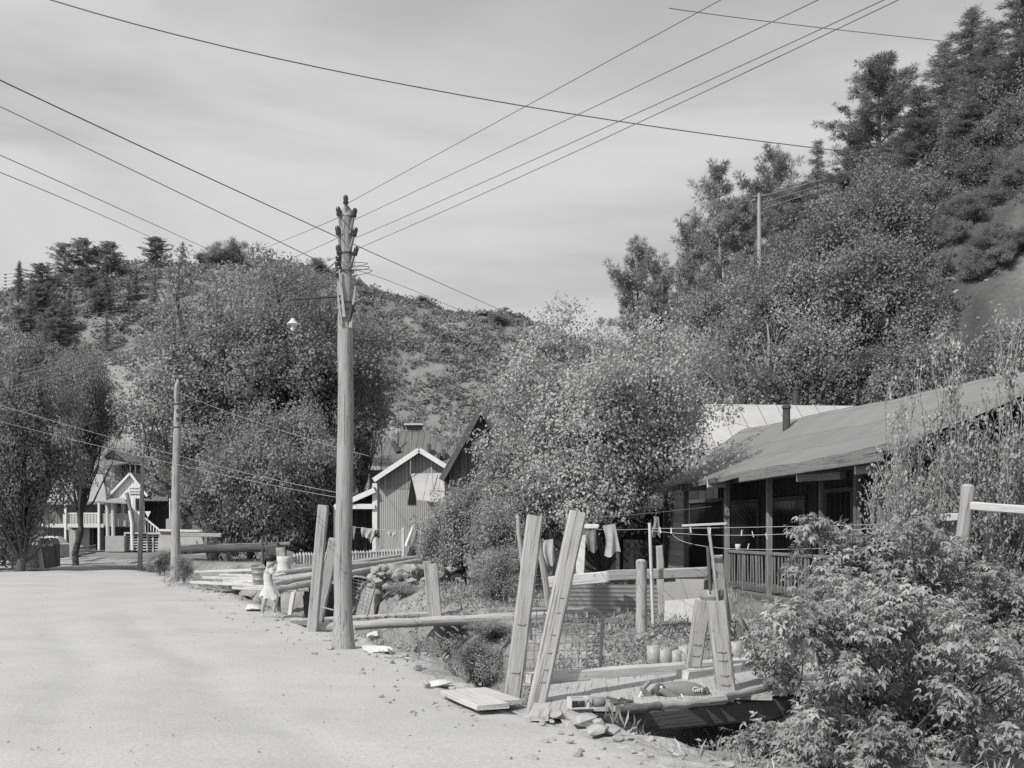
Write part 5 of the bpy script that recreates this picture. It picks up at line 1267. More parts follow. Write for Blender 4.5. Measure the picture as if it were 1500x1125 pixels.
# ---- right hillside: conifers
firA = pine_tree(20, 18, 8.0, .30, 'fir', .10, L_fir, .36)
pinA = pine_tree(21, 15, 6.0, .26, 'pine', .18, L_pine, .38, M['bark_pale'])
pinB = pine_tree(22, 13, 5.2, .22, 'pine', .25, L_pine, .36, M['bark_pale'])
firB = pine_tree(23, 12, 4.6, .20, 'fir', .10, L_fir, .34)
CON = [('fir_tree', 1418, 54, 14, firA, 18, .95, 'huge dark fir filling the top right corner'),
 ('fir_tree', 1500, 50, -40, firA, 18, .85, 'dark fir cut by the right edge at the top'),
 ('fir_tree', 1468, 56, 90, firB, 12, 1.2, 'fir filling the gap between the two big corner firs'),
 ('pine_tree', 1288, 60, 92, pinA, 15, .95, 'tall shaggy pine left of the huge corner fir'),
 ('pine_tree', 1352, 60, 165, pinA, 15, .75, 'pine squeezed between the tall shaggy pine and the huge fir'),
 ('pine_tree', 1262, 62, 205, pinB, 13, .8, 'darker pine under the left side of the tall shaggy pine'),
 ('fir_tree', 1198, 66, 208, firB, 12, .85, 'slim pointed fir on the right skyline'),
 ('pine_tree', 1130, 66, 228, pinB, 13, .95, 'round topped pine on the skyline left of the pointed fir'),
 ('pine_tree', 1056, 68, 250, pinB, 13, .95, 'open crowned pine standing clear on the skyline above the metal roof'),
 ('pine_tree', 932, 74, 362, pinB, 13, 1.0, 'lowest skyline pine just right of the big yard tree top'),
 ('pine_tree', 1095, 70, 300, pinA, 15, .7, 'small pine between the two skyline pines'),
 ('pine_tree', 965, 76, 392, pinB, 13, .7, 'small pine right behind the lowest skyline pine')]
CON += [('fir_tree', 1345, 53, 128, firB, 12, 1.25, 'dense fir standing between the tall shaggy pine and the corner fir'),
 ('fir_tree', 1388, 57, 62, firA, 18, .8, 'dark fir peeking up left of the huge corner fir'),
 ('fir_tree', 1452, 52, 40, firA, 18, .85, 'dark fir close against the right side of the huge corner fir'),
 ('pine_tree', 1322, 57, 205, pinA, 15, .8, 'pine low in front of the squeezed pine'),
 ('pine_tree', 1238, 58, 262, pinB, 13, 1.0, 'spreading pine low on the slope left of the darker pine'),
 ('pine_tree', 1172, 62, 275, pinB, 13, .95, 'pine below the slim pointed fir'),
 ('pine_tree', 1015, 72, 330, pinB, 13, .85, 'pine on the skyline left of the open crowned pine'),
 ('fir_tree', 1420, 50, 150, firB, 12, 1.3, 'bushy fir low at the foot of the huge corner fir')]
for (nm, x, Y, yt, me_, H0, ws, lab) in CON: tree_at(nm, x, Y, yt, me_, H0, lab, group='conifers on the right hillside', wscale=ws)
# ---- right hillside: oaks and brush
oaks = [leafy_tree(30+k, 6, 6.2, .15, L_dark if k % 2 else L_big, leaf=.115, dens=6.5, nclump=65, base=.06, squash=.85, ntrunk=1+k % 3, rc=(.09,.16)) for k in range(4)]
oakl = leafy_tree(35, 6, 6.0, .15, L_light, leaf=.115, dens=3.2, nclump=65, base=.08, squash=.85, barkm=M['bark_pale'], ntrunk=2, rc=(.09,.16))
rs = random.Random(12); cnt = 0
rows = [(41, 900, 1310, 44, 0), (45, 890, 1310, 46, 0), (50, 880, 1500, 46, 0), (55, 880, 1500, 46, 0), (62, 870, 1500, 46, 0)]
where = ('lowest row just above the house roofs','second row up the slope','middle row of the wooded slope','upper row under the skyline pines','topmost row along the skyline')
hillline = lambda x: 470-(x-890)*.62       # skyline of the leafy wood
for r_, (Y, xa, xb, st, yr) in enumerate(rows):
    x = xa
    while x < xb:
        xx = x+rs.uniform(-12,12); px = (xx-750)/F*Y; zb = tz(px, Y); yb = HZ-(zb-CH)*F/Y
        ht = rs.uniform(4.2, 6.8); yt = yb-ht*F/Y
        yt = max(yt, hillline(xx)+rs.uniform(-8,30))
        ht = (yb-yt)/F*Y
        if ht > 1.8 and not (xx > 1300 and yb > 440-(xx-1320)*.75):
            me_ = oakl if rs.random() < .22 else oaks[cnt % 4]
            tone_ = 'pale' if me_ is oakl else 'dark'
            tree_at('oak_tree', xx, Y, yt, me_, 6, tone_+' bushy oak in the '+where[r_]+' on the right hill', group=tone_+' oaks, '+where[r_], wscale=rs.uniform(.75,1.0)*max(.8, ht/6))
        cnt += 1; x += st*rs.uniform(.8,1.2)
# trees below and right of the bare slope patch
for k, (x, Y, yt, ws, lab) in enumerate(((1345,38,462,.75,'bushy oak right below the bare slope patch'),(1400,36,470,.75,'bushy oak below the middle of the bare slope patch'),(1455,35,440,.8,'bushy oak at the right edge below the bare slope patch'),(1500,44,330,.9,'oak cut by the right edge beside the bare slope patch'),(1300,40,500,.75,'oak above the stovepipe end of the porch house roof'))):
    tree_at('oak_tree', x, Y, yt, oaks[k % 4], 6, lab, group='oaks round the bare slope', wscale=ws)
for k, (x, Y, yt) in enumerate(((1375,44,398),(1428,45,348),(1330,43,440),(1452,43,385),(1400,43,402))):
    tree_at('slope_bush', x, Y, yt, oaks[k % 4], 6, ('small bush dotted on the bare slope patch','small bush near the top of the bare slope patch','small bush at the lower left of the bare slope patch','small bush at the right side of the bare slope patch','dark small bush in the middle of the bare slope patch')[k], 'bush', 'bushes on the bare slope', wscale=.22)
rs = random.Random(77)
for k in range(44):
    t = rs.random(); x = 1310+t*190; y = 450-t*165+rs.choice((-1,1))*rs.uniform(4,66); Y = rs.uniform(40,46)
    px = (x-750)/F*Y; zb = tz(px, Y); yb = HZ-(zb-CH)*F/Y
    tree_at('slope_bush', x, Y, yb-rs.uniform(22,52), oaks[k % 4], 6, 'scrubby bush fringing the bare slope patch', 'bush', 'bushes fringing the bare slope', wscale=rs.uniform(.16,.30))
for k, x in enumerate((1372,1402,1432,1460,1490,1520)):
    Y = 48.3+.4*(k % 3); px = (x-750)/F*Y; zb = tz(px, Y); yb = HZ-(zb-CH)*F/Y
    tree_at('oak_tree', x, Y, yb-rs.uniform(70,110), oaks[k % 4], 6, 'bushy oak in the row along the top of the bare slope patch', group='oaks along the top of the bare slope', wscale=rs.uniform(.45,.6))
# pale branched half bare tree above the metal roof
bt = leafy_tree(40, 6.2, 7, .20, L_dark, leaf=.16, dens=2.0, nclump=64, base=.18, squash=.7, barkm=M['bark_pale'], sparse=.35, rc=(.08,.13), lean=-1.2, core=0)
tree_at('branchy_tree', 1128, 41, 425, bt, 6.2, 'half bare tree with pale spreading limbs above the bright metal roof', group=None, wscale=1.0, rz=.2)
# twiggy tree by the right edge
def twiggy(seed, H, W, n):
    rs = np.random.RandomState(seed); mb = MB(); Cs = []
    for k in range(n):
        a = rs.rand()*6.283; sp = rs.rand()**.6
        e = np.array((math.cos(a)*W*.5*sp, math.sin(a)*W*.35*sp, H*(.6+.4*rs.rand())*(1-.25*sp)))
        b0 = np.array((math.cos(a)*.18, math.sin(a)*.18, -.2))
        pts = limb(mb, rs, b0, e, .03, .006, .10, 7, 5)
        for j in range(2, 8):
            for _ in range(3):
                d = rsphere(rs, 1)[0]; d[2] = abs(d[2])*1.0+.35; L_ = (.25+.55*rs.rand())*(1.1-j/9)
                q = np.array(pts[j])+d*L_; limb(mb, rs, pts[j], q, .010, .004, .08, 3, 4)
                if j < 8:
                    m_ = rs.randint(18, 40) if pts[j].z < H*.62 else rs.randint(5, 14)
                    for t in rs.rand(m_): Cs.append(np.array(pts[j])*(1-t)+q*t+rs.normal(size=3)*.05)
    Cs = np.array(Cs); n_ = len(Cs)
    V, Fc, rn = place_leaves(Cs, rs.normal(size=(n_,3))*.5+np.array((0,0,.8)), rs.normal(size=(n_,3)), .046*(.7+.6*rs.rand(n_)), T_WIDE, rs)
    tm = bpy.data.meshes.new('stems'); tm.from_pydata([tuple(p) for p in mb.v], [], mb.f)
    at = tm.attributes.new('gc', 'FLOAT_VECTOR', 'POINT'); at.data.foreach_set('vector', np.array(mb.g, np.float32).ravel())
    tm.polygons.foreach_set('use_smooth', mb.smooth); tm.materials.append(M['bark_pale'])
    return tm, npmesh('foliage', V, Fc, rn, L_tree)
tw = twiggy(50, 3.0, 2.6, 26)
def tw_at(x, Y, ytop, ws, lab, rz):
    px = (x-750)/F*Y; z = tz(px, Y)-.05; s = (zat(ytop, Y)-z)/3.0
    put_tree('twiggy_tree', tw, lab, 'tree', (px, Y, z), (ws, ws, s), rz, 'thin stemmed trees at the right', 'foliage', 'stems')
tw_at(1392, 14.2, 492, .85, 'thin stemmed twiggy tree rising in front of the porch house end', 0)
tw_at(1475, 14.8, 455, .85, 'twiggy many stemmed tree at the right edge', 2.2)
tw_at(1325, 13.8, 590, .55, 'lower twiggy sapling hiding the last porch post', 4.0)
# ---- hill top pines
for k, (x, Y, yt, me_, H0, ws, lab) in enumerate(((62,205,388,pinA,15,1.09,'dark pine lowest on the far left hilltop'),(94,212,358,pinB,13,1.16,'tall pine second from left on the far hilltop'),(122,214,350,pinA,15,1.09,'tallest pine in the clump on the far hilltop'),(143,216,362,pinB,13,0.9,'slim pine just right of the tallest hilltop pine'),(161,214,355,pinA,15,1.04,'right pine of the hilltop clump'),(228,222,348,pinA,15,1.04,'lone wide pine on the crest right of the hilltop clump'),(268,226,355,firB,12,0.8,'small pointed pine on the hill crest'),(322,222,352,oaks[0],6,1.25,'left tree of the round crowned pair on the hill crest'),(343,222,350,oaks[1],6,1.25,'right tree of the round crowned pair on the hill crest'),(468,224,376,oaks[2],6,1.0,'round bush on the crest beside the tall pole top'),(296,226,366,oaks[3],6,.7,'small round bush on the crest left of the round pair'),(618,226,432,oaks[0],6,.55,'small dark bush on the right shoulder of the far hill'),(705,222,460,oaks[1],6,.7,'dark bush low on the right shoulder of the far hill'),(735,220,460,oaks[2],6,.8,'last dark bush on the far hill beside the yard tree'))):
    tree_at('hilltop_tree', x, Y, yt, me_, H0, lab, group='trees on the far hill crest', wscale=ws)
rs = random.Random(44)
for k in range(40):
    x = rs.uniform(10, 235); Y = rs.uniform(172, 208); px = (x-750)/F*Y
    if scree(np.array([px]), np.array([Y]))[0] > .1: continue
    zb = tz(px, Y); yb = HZ-(zb-CH)*F/Y; h_ = rs.uniform(4.0, 6.5)
    tree_at('pinyon_pine', x, Y, yb-h_*F/Y, pinA if k % 2 else firB, 15 if k % 2 else 12, 'dark pinyon pine growing among scrub on the left flank of the far hill', group='pinyon pines on the left flank of the far hill', wscale=rs.uniform(.55,.85))
# ------------------------------------------------------------------ leafy shrubs at lower right
from mathutils import geometry as _geo
def inside(poly, x, y):
    c = False; j = len(poly)-1
    for i in range(len(poly)):
        if (poly[i][1] > y) != (poly[j][1] > y) and x < (poly[j][0]-poly[i][0])*(y-poly[i][1])/(poly[j][1]-poly[i][1])+poly[i][0]: c = not c
        j = i
    return c
def front_shrub(label, seed, poly, Ya, Yb, n, r0, r1, base, size=.060, dens=10.0):
    """shrub whose clumps fill a volume: silhouette polygon seen from the road, depth between Ya and Yb"""
    rs = np.random.RandomState(seed); cl = []
    xs = [p[0] for p in poly]; ys = [p[1] for p in poly]
    while len(cl) < n:
        x, y = rs.uniform(min(xs), max(xs)), rs.uniform(min(ys), max(ys))
        if not inside(poly, x, y): continue
        Y = Ya+(Yb-Ya)*rs.rand(); p = P(x, y, Y)
        cl.append((p.x, p.y, p.z, rs.uniform(r0, r1)))
    bw_ = P(*base); bw_.z = tz(bw_.x, bw_.y)
    root = thing('leafy_shrub', label, 'shrub', bw_, 'large leaved shrubs by the near bridge')
    mb = MB(); cl = np.array(cl); cl[:,:3] -= np.array(bw_)
    for (x, y, z, r) in cl[::2]:
        s0 = (rs.normal()*.12, rs.normal()*.12, -.1)
        limb(mb, rs, s0, (x, y, z), .016, .005, .10, 5, 5)
    mb.v = [tuple(Vector(v)+bw_) for v in mb.v]; mb.build('stems', M['bark'], root)
    # shoots: leaves set along short drooping sprays
    Cs = []; Ns = []; Ts = []
    for (x, y, z, r) in cl:
        ns = int(dens*r*r/(size*size)*.22)+2
        for _ in range(ns):
            d = rsphere(rs, 1)[0]; d[2] = d[2]*.7+.25; L_ = r*(.8+.5*rs.rand())
            m_ = 5
            for q in range(m_):
                t = .25+.75*(q+rs.rand()*.5)/m_
                c = np.array((x,y,z))+d*L_*t+np.array((0,0,-.30*L_*t*t))
                side = np.cross(d, (0,0,1.0)); side /= np.linalg.norm(side)+1e-6
                sg = 1 if q % 2 else -1
                Cs.append(c+rs.normal(size=3)*.02); Ts.append(d*.45+side*sg*.75*(q < m_-1)+np.array((0,0,-.55))+rs.normal(size=3)*.28)
                Ns.append(d*.55+np.array((-.1,-.15,.75))+rs.normal(size=3)*.30)
    Cs = np.array(Cs); V, Fc, rn = place_leaves(Cs, np.array(Ns), np.array(Ts), size*(.55+.75*rs.rand(len(Cs))), T_COMP, rs)
    link('foliage', npmesh('foliage', V, Fc, rn, L_front), None, root)
    return len(Cs)
nl = front_shrub('large leaved shrub filling the lower right corner over the near bridge end', 60, [(1112,960),(1130,905),(1180,885),(1235,850),(1300,840),(1380,900),(1470,930),(1560,900),(1560,1190),(1060,1190),(1090,1120),(1150,1080),(1140,1010)], 8.0, 10.0, 120, .16, .28, (1290,1130,9.2))
nl += front_shrub('tall leafy shrub in front of the porch below the thick fence post', 61, [(1200,880),(1215,800),(1262,790),(1300,765),(1345,752),(1395,800),(1470,850),(1560,830),(1560,960),(1250,960)], 10.0, 11.6, 85, .18, .30, (1360,1000,10.8))
nl += front_shrub('slender leafy shoots reaching up before the porch railing', 62, [(1130,810),(1180,760),(1205,758),(1225,765),(1250,750),(1270,790),(1230,850),(1170,842)], 10.4, 11.2, 15, .10, .17, (1230,930,10.8), dens=9)
nl += front_shrub('low leafy shoots at the far end of the near bridge deck', 63, [(1090,960),(1110,910),(1165,900),(1180,960),(1150,1000),(1105,1000)], 10.6, 12.2, 22, .12, .2, (1160,1010,11.8))
nl += front_shrub('shaded shoots in the ditch under the corner shrub', 64, [(1060,1130),(1075,1085),(1120,1060),(1200,1090),(1260,1160),(1060,1160)], 8.4, 9.4, 24, .12, .2, (1150,1130,8.9))
print('front leaves', nl)
# ------------------------------------------------------------------ weeds and grass
def weeds(name, label, pts, m, size, dens, tmpl=T_WIDE, up=.6, droop=.1, cat='weeds'):
    rs = np.random.RandomState(len(label)); V, Fc, rn = crown_leaves(rs, np.array(pts), size, dens, tmpl, droop=droop, up=up, squash=.9)
    return tag(link(name, npmesh(name, V, Fc, rn, m), None), label, cat, kind='stuff')
rs = np.random.RandomState(70); pts = []
def scat(n, xa, xb, ya, yb, Ya, Yb, r0, r1, pz=.6):
    for _ in range(n):
        x = rs.uniform(xa, xb); Y = rs.uniform(Ya, Yb); X = (x-750)/F*Y; r = rs.uniform(r0, r1); pts.append((X, Y, tz(X, Y)+r*pz*rs.uniform(.2,1.2), r))
scat(110, 760, 945, 0, 0, 13.4, 16.2, .10, .22, 1.2)
scat(70, 930, 1080, 0, 0, 15.0, 18.0, .07, .15, .7)
scat(70, 1060, 1210, 0, 0, 13.5, 17.0, .09, .18, 1.0)
scat(60, 640, 780, 0, 0, 20.5, 23, .10, .22, .8)
scat(60, 545, 640, 0, 0, 19.5, 23.5, .06, .16, .6)
weeds('weeds', 'rank leafy weeds growing behind the wire gate and over the garden beds', pts, L_weed, .058, 3.2)
pts = []
scat(120, 560, 760, 0, 0, 13.5, 19, .04, .10, .4)
scat(80, 1000, 1180, 0, 0, 8.6, 10.6, .04, .09, .4)
scat(120, 860, 1010, 0, 0, 16, 24, .05, .12, .5)
scat(160, 230, 420, 0, 0, 32, 46, .08, .22, .5)
weeds('ground_cover', 'patchy low weeds and dry ground cover down the ditch banks', pts, L_weed, .05, 2.0)
# grass blades
N = 9000; Y = 8+22*rs.rand(N); X = -6+13*rs.rand(N); d = edge_d(X, Y)
ok = (d > .25) & (d < 9) & (fbm(X*.8, Y*.8, 3)+.25*rs.rand(N) > .02) & (X < 6)
X = X[ok]; Y = Y[ok]; Z = terr(X, Y); n_ = len(X)
C = np.repeat(np.stack([X, Y, Z-.01], 1), 4, 0)+rs.normal(size=(n_*4,3))*np.array((.04,.04,0))
T = rs.normal(size=(n_*4,3))*.45+np.array((0,0,1.0)); Nn = rs.normal(size=(n_*4,3)); Nn[:,2] *= .3
V, Fc, rn = place_leaves(C, Nn, T, .07+.14*rs.rand(n_*4)**2, T_BLADE, rs)
tag(link('grass', npmesh('grass', V, Fc, rn, L_grass), None), 'thin dry grass tufts on the ditch banks and yard', 'grass', kind='stuff')
# corn like garden plants in front of the porch
for k in range(9):
    x = 1085+k*13+rs.uniform(-4,4); Yc = 15.6+rs.uniform(-.5,.8); X0 = (x-750)/F*Yc; z0 = tz(X0, Yc)
    o = thing('garden_plant', 'upright broad bladed garden plant in the row below the porch floor', 'plant', (X0, Yc, z0), 'row of bladed plants below the porch')
    n_ = 16; C = rs.normal(size=(n_,3))*np.array((.03,.03,0))+np.array((0,0,.02)); C[:,2] += .15*rs.rand(n_)
    T = rs.normal(size=(n_,3))*.6+np.array((0,0,.8)); Nn = rs.normal(size=(n_,3)); V, Fc, rn = place_leaves(C, Nn, T, .25+.2*rs.rand(n_), (T_BLADE[0]*np.array((2.6,1,2.5)), T_BLADE[1]), rs)
    link('foliage', npmesh('foliage', V, Fc, rn, L_grass), None, o)
# ------------------------------------------------------------------ left hamlet, about 105 m off
Yh = 105.0
def H_(x, y, d=0): return P(x, y, Yh+d)
def quad(x0, y0, x1, y1, d=0, t=.1):
    mb = MB(); return mb.slab([H_(x0,y1,d), H_(x1,y1,d), H_(x1,y0,d), H_(x0,y0,d)], (0,t,0))
bh = thing('balcony_house', 'two storey house with a white railed balcony over dark doorways beside the road', 'house', H_(120, 808), 'houses of the hamlet')
quad(62,735,152,806,2.0,.15).build('wall', M['wall_far'], bh)
mb = MB(); mb.slab([H_(56,737,-.3), H_(156,736,-.3), H_(150,697,4.5), H_(66,697,4.5)], (0,0,.15)); mb.build('roof', M['corr_wall'], bh)
MB().beam(H_(56,738,-.4), H_(157,737,-.4), .15, .25).build('eave_trim', M['timber_mid'], bh)
mb = MB(); mb.slab([H_(60,771,-.3), H_(152,771,-.3), H_(152,771,2.0), H_(60,771,2.0)], (0,0,-.15)); mb.build('balcony_floor', M['cream'], bh)
MB().beam(H_(60,770,-.35), H_(152,770,-.35), .1, .35).build('balcony_edge', M['cream'], bh)
r_ = MB().beam(H_(92,752,-.2), H_(146,752,-.2), .09, .12).build('railing', M['white'], bh)
mb = MB()
for k in range(25): x = 93+k*2.15; mb.beam(H_(x,769,-.2), H_(x,753,-.2), .075, .04, up=(0,1,0))
mb.build('balusters', M['white'], r_)
for x, yb in ((96,806),(145,806)): MB().beam(H_(x,yb,-.4), H_(x,737,-.4), .2, .2).build('post', M['white'], bh)
for (x0, x1, y0) in ((103,108,776),(126,132,774),(137,143,774)): quad(x0,y0,x1,806,1.9,.05).build('doorway', M['black'], bh)
quad(111,774,131,806,1.5,.1).build('board_door', M['timber'], bh)
d_ = quad(118,781,121,788,1.45,.03).build('door_hole', M['black'], bh)
quad(150,752,184,771,-.2,.1).build('balcony_panel', M['timber'], bh)
mb = MB(); mb.slab([H_(150,736,-1.5), H_(186,738,-1.5), H_(180,731,3), H_(150,730,3)], (0,0,.1)); mb.build('side_roof', M['corr_wall'], bh)
for x, yb in ((158,788),(166,788)): MB().tube([H_(x,yb,-.8), H_(x-.8,735,-.8)], .17, 8).build('round_post', M['timber_pale'], bh)
quad(150,772,190,806,2.2,.1).build('lower_wall', M['wall_dark'], bh)
cbk = quad(154,785,182,808,-1.5,1.5).build('concrete_block', M['concrete'], None, H_(168,808,-1.5)); tag(cbk, 'square concrete block under the round posts of the balcony house', 'block')
# white gabled house
wh = thing('white_house', 'white boarded gable house with a painted sign board high on its front', 'house', H_(190, 800, 3), 'houses of the hamlet')
mb = MB(); mb.slab([H_(160,800,3), H_(211,800,3), H_(211,720,3), H_(191,697,3), H_(160,722,3)], (0,.15,0)); mb.build('wall', M['whiteboards'], wh)
mb = MB(); mb.slab([H_(211,800,3.2), H_(211,800,11), H_(211,720,11), H_(211,720,3.2)], (-.15,0,0)); mb.slab([H_(160,800,3.2), H_(160,800,11), H_(160,722,11), H_(160,722,3.2)], (.15,0,0)); mb.build('side_wall', M['cream'], wh)
for (xe, ye) in ((160,726), (216,727)):
    e = H_(xe, ye, 2.68); pk = H_(190.5, 693.5, 2.68)
    mb = MB(); mb.slab([e, pk, pk+Vector((0,9,0)), e+Vector((0,9,0))], (0,0,.12)); mb.build('roof', M['corr_wall' if xe < 190 else 'tar_far'], wh)
    MB().beam(e+Vector((0,-.05,0)), pk+Vector((0,-.05,0)), .1, .22).build('rake_trim', M['white'], wh)
sgn = quad(188.5,712.5,208,723,2.85,.06).build('sign_board', M['white'], wh)
rs = random.Random(9)
for row, y in enumerate((715.2, 719.6)):
    x = 190; mb = MB()
    while x < 206.5:
        w_ = rs.uniform(.5,1.3); mb.slab([H_(x,y+1.4,2.83), H_(x+w_,y+1.4,2.83), H_(x+w_,y-.4,2.83), H_(x,y-.4,2.83)], (0,.01,0)); x += w_+rs.uniform(.35,.9)
    mb.build('lettering', M['timber_mid'], sgn)
for (x0,y0,x1,y1) in ((199,730,204.5,747),(184,732,188,752),(172,735,177,752)):
    wd = quad(x0,y0,x1,y1,2.9,.06).build('window', M['glass'], wh)
    MB().beam(H_(x0-.6,y1+.5,2.88), H_(x0-.6,y0-.5,2.88), .09, .05, up=(0,1,0)).build('frame', M['timber'], wd)
    MB().beam(H_(x1+.6,y1+.5,2.88), H_(x1+.6,y0-.5,2.88), .09, .05, up=(0,1,0)).build('frame', M['timber'], wd)
# stair with lattice
st = thing('porch_stair', 'timber deck with slatted skirting and a white stair rail before the white house', 'stairs', H_(205, 808, 0))
mb = MB(); mb.slab([H_(182,780,-1), H_(234,781,-1), H_(234,779,3), H_(182,779,3)], (0,0,-.12)); mb.build('deck', M['timber_pale'], st)
mb = MB()
for y in (785.5,789.5,793.5,797.5,801.5,805.5): mb.beam(H_(183,y,-.6), H_(233,y,-.6), .05, .13)
mb.build('slat_skirt', M['timber_pale'], st)
for x in (183,193,203,216,224,233): MB().beam(H_(x,808,-.7), H_(x,780,-.7), .16, .1, up=(0,1,0)).build('post', M['timber_pale'], st)
quad(183,781,234,807,1.2,.05).build('dark_void', M['black'], st)
MB().beam(H_(210,757,-.5), H_(232,775,-.5), .1, .16).build('stair_rail', M['white'], st)
for k in range(5): x = 213+k*4; MB().beam(H_(x,779,-.4), H_(x,760+k*3.2,-.4), .07, .07).build('baluster', M['white'], st)
MB().tube([H_(192,806,-2), H_(196,770,-2), H_(186,722,-1.5)], .17, 7, .1).build('crooked_post', M['timber_mid'], st)
MB().tube([H_(194,806,-2.2), H_(193,765,-2), H_(190,748,-2)], .15, 7, .1).build('crooked_post', M['white'], st)
# tall dark roofed house behind
tk = thing('tall_house', 'tall house with a dark overhanging roof and open upper gallery behind the white house', 'house', H_(185, 790, 14), 'houses of the hamlet')
mb = MB(); mb.slab([H_(150,684,12), H_(164,661,12), H_(205,674,12), H_(228,676,12), H_(228,684,8)], (0,.1,.12)) if False else None
mb = MB(); mb.slab([H_(164,659,10), H_(188,678,10), H_(226,682,12), H_(206,671,18)], (0,0,.15)); mb.build('roof', M['tar_far'], tk)
mb = MB(); mb.slab([H_(164,659,10), H_(152,669,10), H_(160,669,18), H_(172,660,18)], (0,0,.15)); mb.build('left_roof', M['tar_far'], tk)
mb = MB(); mb.slab([H_(153,670,11), H_(186,679,11), H_(164,661,11)], (0,.1,0)); mb.build('gable', M['cream'], tk)
mb = MB(); mb.slab([H_(152,684,9), H_(186,679,9), H_(186,677,11), H_(153,670,11)], (0,0,.1)); mb.build('skirt_roof', M['tar_far'], tk)
quad(160,681,226,790,12.5,.1).build('wall', M['wall_far'], tk)
quad(168,684,186,694,12.3,.05).build('gallery_opening', M['black'], tk)
for (x0,x1) in ((192.5,197),(200,206)): quad(x0,686,x1,699,12.2,.05).build('window', M['glass'], tk)
for x in (177,191,198.5,207): MB().beam(H_(x,700,12.0), H_(x,682,12.0), .14, .08).build('post', M['white'], tk)
# dark house to the right
dh = thing('dark_house', 'long dark boarded house with a sloping grey roof behind the slim pole', 'house', H_(230, 785, 5), 'houses of the hamlet')
mb = MB(); mb.slab([H_(205,700,4), H_(243,728,4), H_(268,728,10), H_(232,700,12)], (0,0,.15)); mb.build('roof', M['tar_far'], dh)
MB().beam(H_(205,700,3.9), H_(243,729,3.9), .12, .25).build('rake_board', M['wall_dark'], dh)
mb = MB(); mb.slab([H_(207,733,4.6), H_(244,733,4.6), H_(244,729,4.6), H_(209,704,4.6), H_(207,704,4.6)], (0,.1,0)); mb.build('gable', M['timber_mid'], dh)
mb = MB(); mb.slab([H_(205,734,2.5), H_(246,734,2.5), H_(246,727,4.5), H_(205,722,4.5)], (0,0,.1)); mb.build('porch_roof', M['tar_far'], dh)
quad(207,732,255,782,5.2,.1).build('wall', M['wall_dark'], dh)
MB().beam(H_(249,782,2.6), H_(249,730,2.6), .12, .12).build('porch_post', M['white'], dh)
ts = thing('triangle_sign', 'white inverted triangle sign between the stair rail and the dark house', 'sign', H_(216, 775, -2))
mb = MB(); mb.slab([H_(212,749,-2), H_(221,749,-2), H_(216.5,758,-2)], (0,.04,0)); mb.build('face', M['white'], ts); MB().beam(H_(216.5,779,-1.93), H_(216.5,750,-1.93), .06, .05).build('stake', M['timber_mid'], ts)
o = quad(243,760,262,782,-12,.8).build('white_block', M['concrete'], None, H_(250,782,-12)); tag(o, 'pale square block right behind the bare topped pole', 'block')
# concrete wall
cw = thing('concrete_wall', 'long pale concrete retaining wall beyond the upper ditch', 'wall', P(280, 800, 86))
mb = MB(); mb.slab([P(232,812,86), P(325,812,84), P(325,778,84), P(234,776,86)], (0,.5,0)); mb.build('wall_body', M['concrete'], cw)
mb = MB(); mb.slab([P(231,778,85.7), P(326,780,83.7), P(326,777,83.7), P(231,775,85.7)], (0,.9,0)); mb.build('coping', M['stone_white'], cw)
# fence far back with iron rails
o = thing('yard_fence', 'dark slatted yard fence under the trees above the concrete wall', 'fence', P(300, 778, 90))
mb = MB()
for k in range(16): mb.beam(P(283+k*2.4,778,90), P(283+k*2.4,764,90), .10, .03, up=(0,1,0))
mb.build('pickets', M['timber_mid'], o); MB().beam(P(281,766,89.9), P(321,766,89.9), .05, .1).build('rail', M['timber_mid'], o)
# ------------------------------------------------------------------ roadside barrier, wall and car on the left
bb = thing('roadside_screen', 'pale corrugated sheet panel standing on the left roadside', 'panel', P(40, 832, 58))
mb = MB(); mb.slab([P(16,835,58.6), P(61,832,57.8), P(57,798,57.8), P(16,799,58.6)], (0,.06,0)); mb.build('sheet', mat('panel_corrugated', .42, .1, 1, bump=.2, fine=.06, seam=('X', .12, .3, .06)), bb)
MB().beam(P(33,836,57.4), P(33,800,57.4), .12, .12).build('post', M['timber_mid'], bb)
dp = thing('dark_crate', 'dark boarded bin standing at the end of the pale roadside panel', 'bin', P(66, 832, 57))
mb = MB(); mb.slab([P(58,833,57), P(77,830,57.5), P(76,797,57.5), P(57,798,57)], (0,1.0,0)); mb.build('boards', M['wall_barn'], dp)
MB().beam(P(62,833,56.9), P(57,797,56.9), .22, .12, up=(0,1,0)).build('edge_board', M['timber'], dp)
MB().beam(P(70,833,56.95), P(69,798,56.95), .10, .08, up=(0,1,0)).build('batten', M['timber_dark'], dp)
MB().beam(P(57,799,56.8), P(77,798,57.3), .12, .15).build('cap_board', M['timber'], dp)
sp = thing('gate_post', 'stout grey roadside post beside the little plank barrier left of the road', 'post', P(108, 815, 74), 'roadside posts on the left')
MB().beam(P(109,818,74), P(107,777,74), .5, .35, up=(0,1,0), rough=.06, seg=4).build('shaft', M['timber'], sp); MB().beam(P(98,773,74), P(108,779,74), .2, .15).build('arm', M['timber'], sp)
pb = thing('plank_barrier', 'low barrier of stacked planks beside the road in front of the balcony house', 'barrier', P(125, 812, 76))
for k, y in enumerate((812,807,802)): MB().beam(P(112,y+2,75), P(140,y-3,80), .06, .14, rough=.08, seg=2).build('plank', M['timber_mid' if k != 1 else 'timber'], pb)
lw = thing('stone_wall', 'low pale earth and stone wall between the parked car and the road', 'wall', P(90, 812, 78))
mb = MB(); mb.slab([P(62,816,78), P(106,816,80), P(106,797,80), P(62,797,78)], (0,.6,0)); mb.build('wall_body', M['stone'], lw)
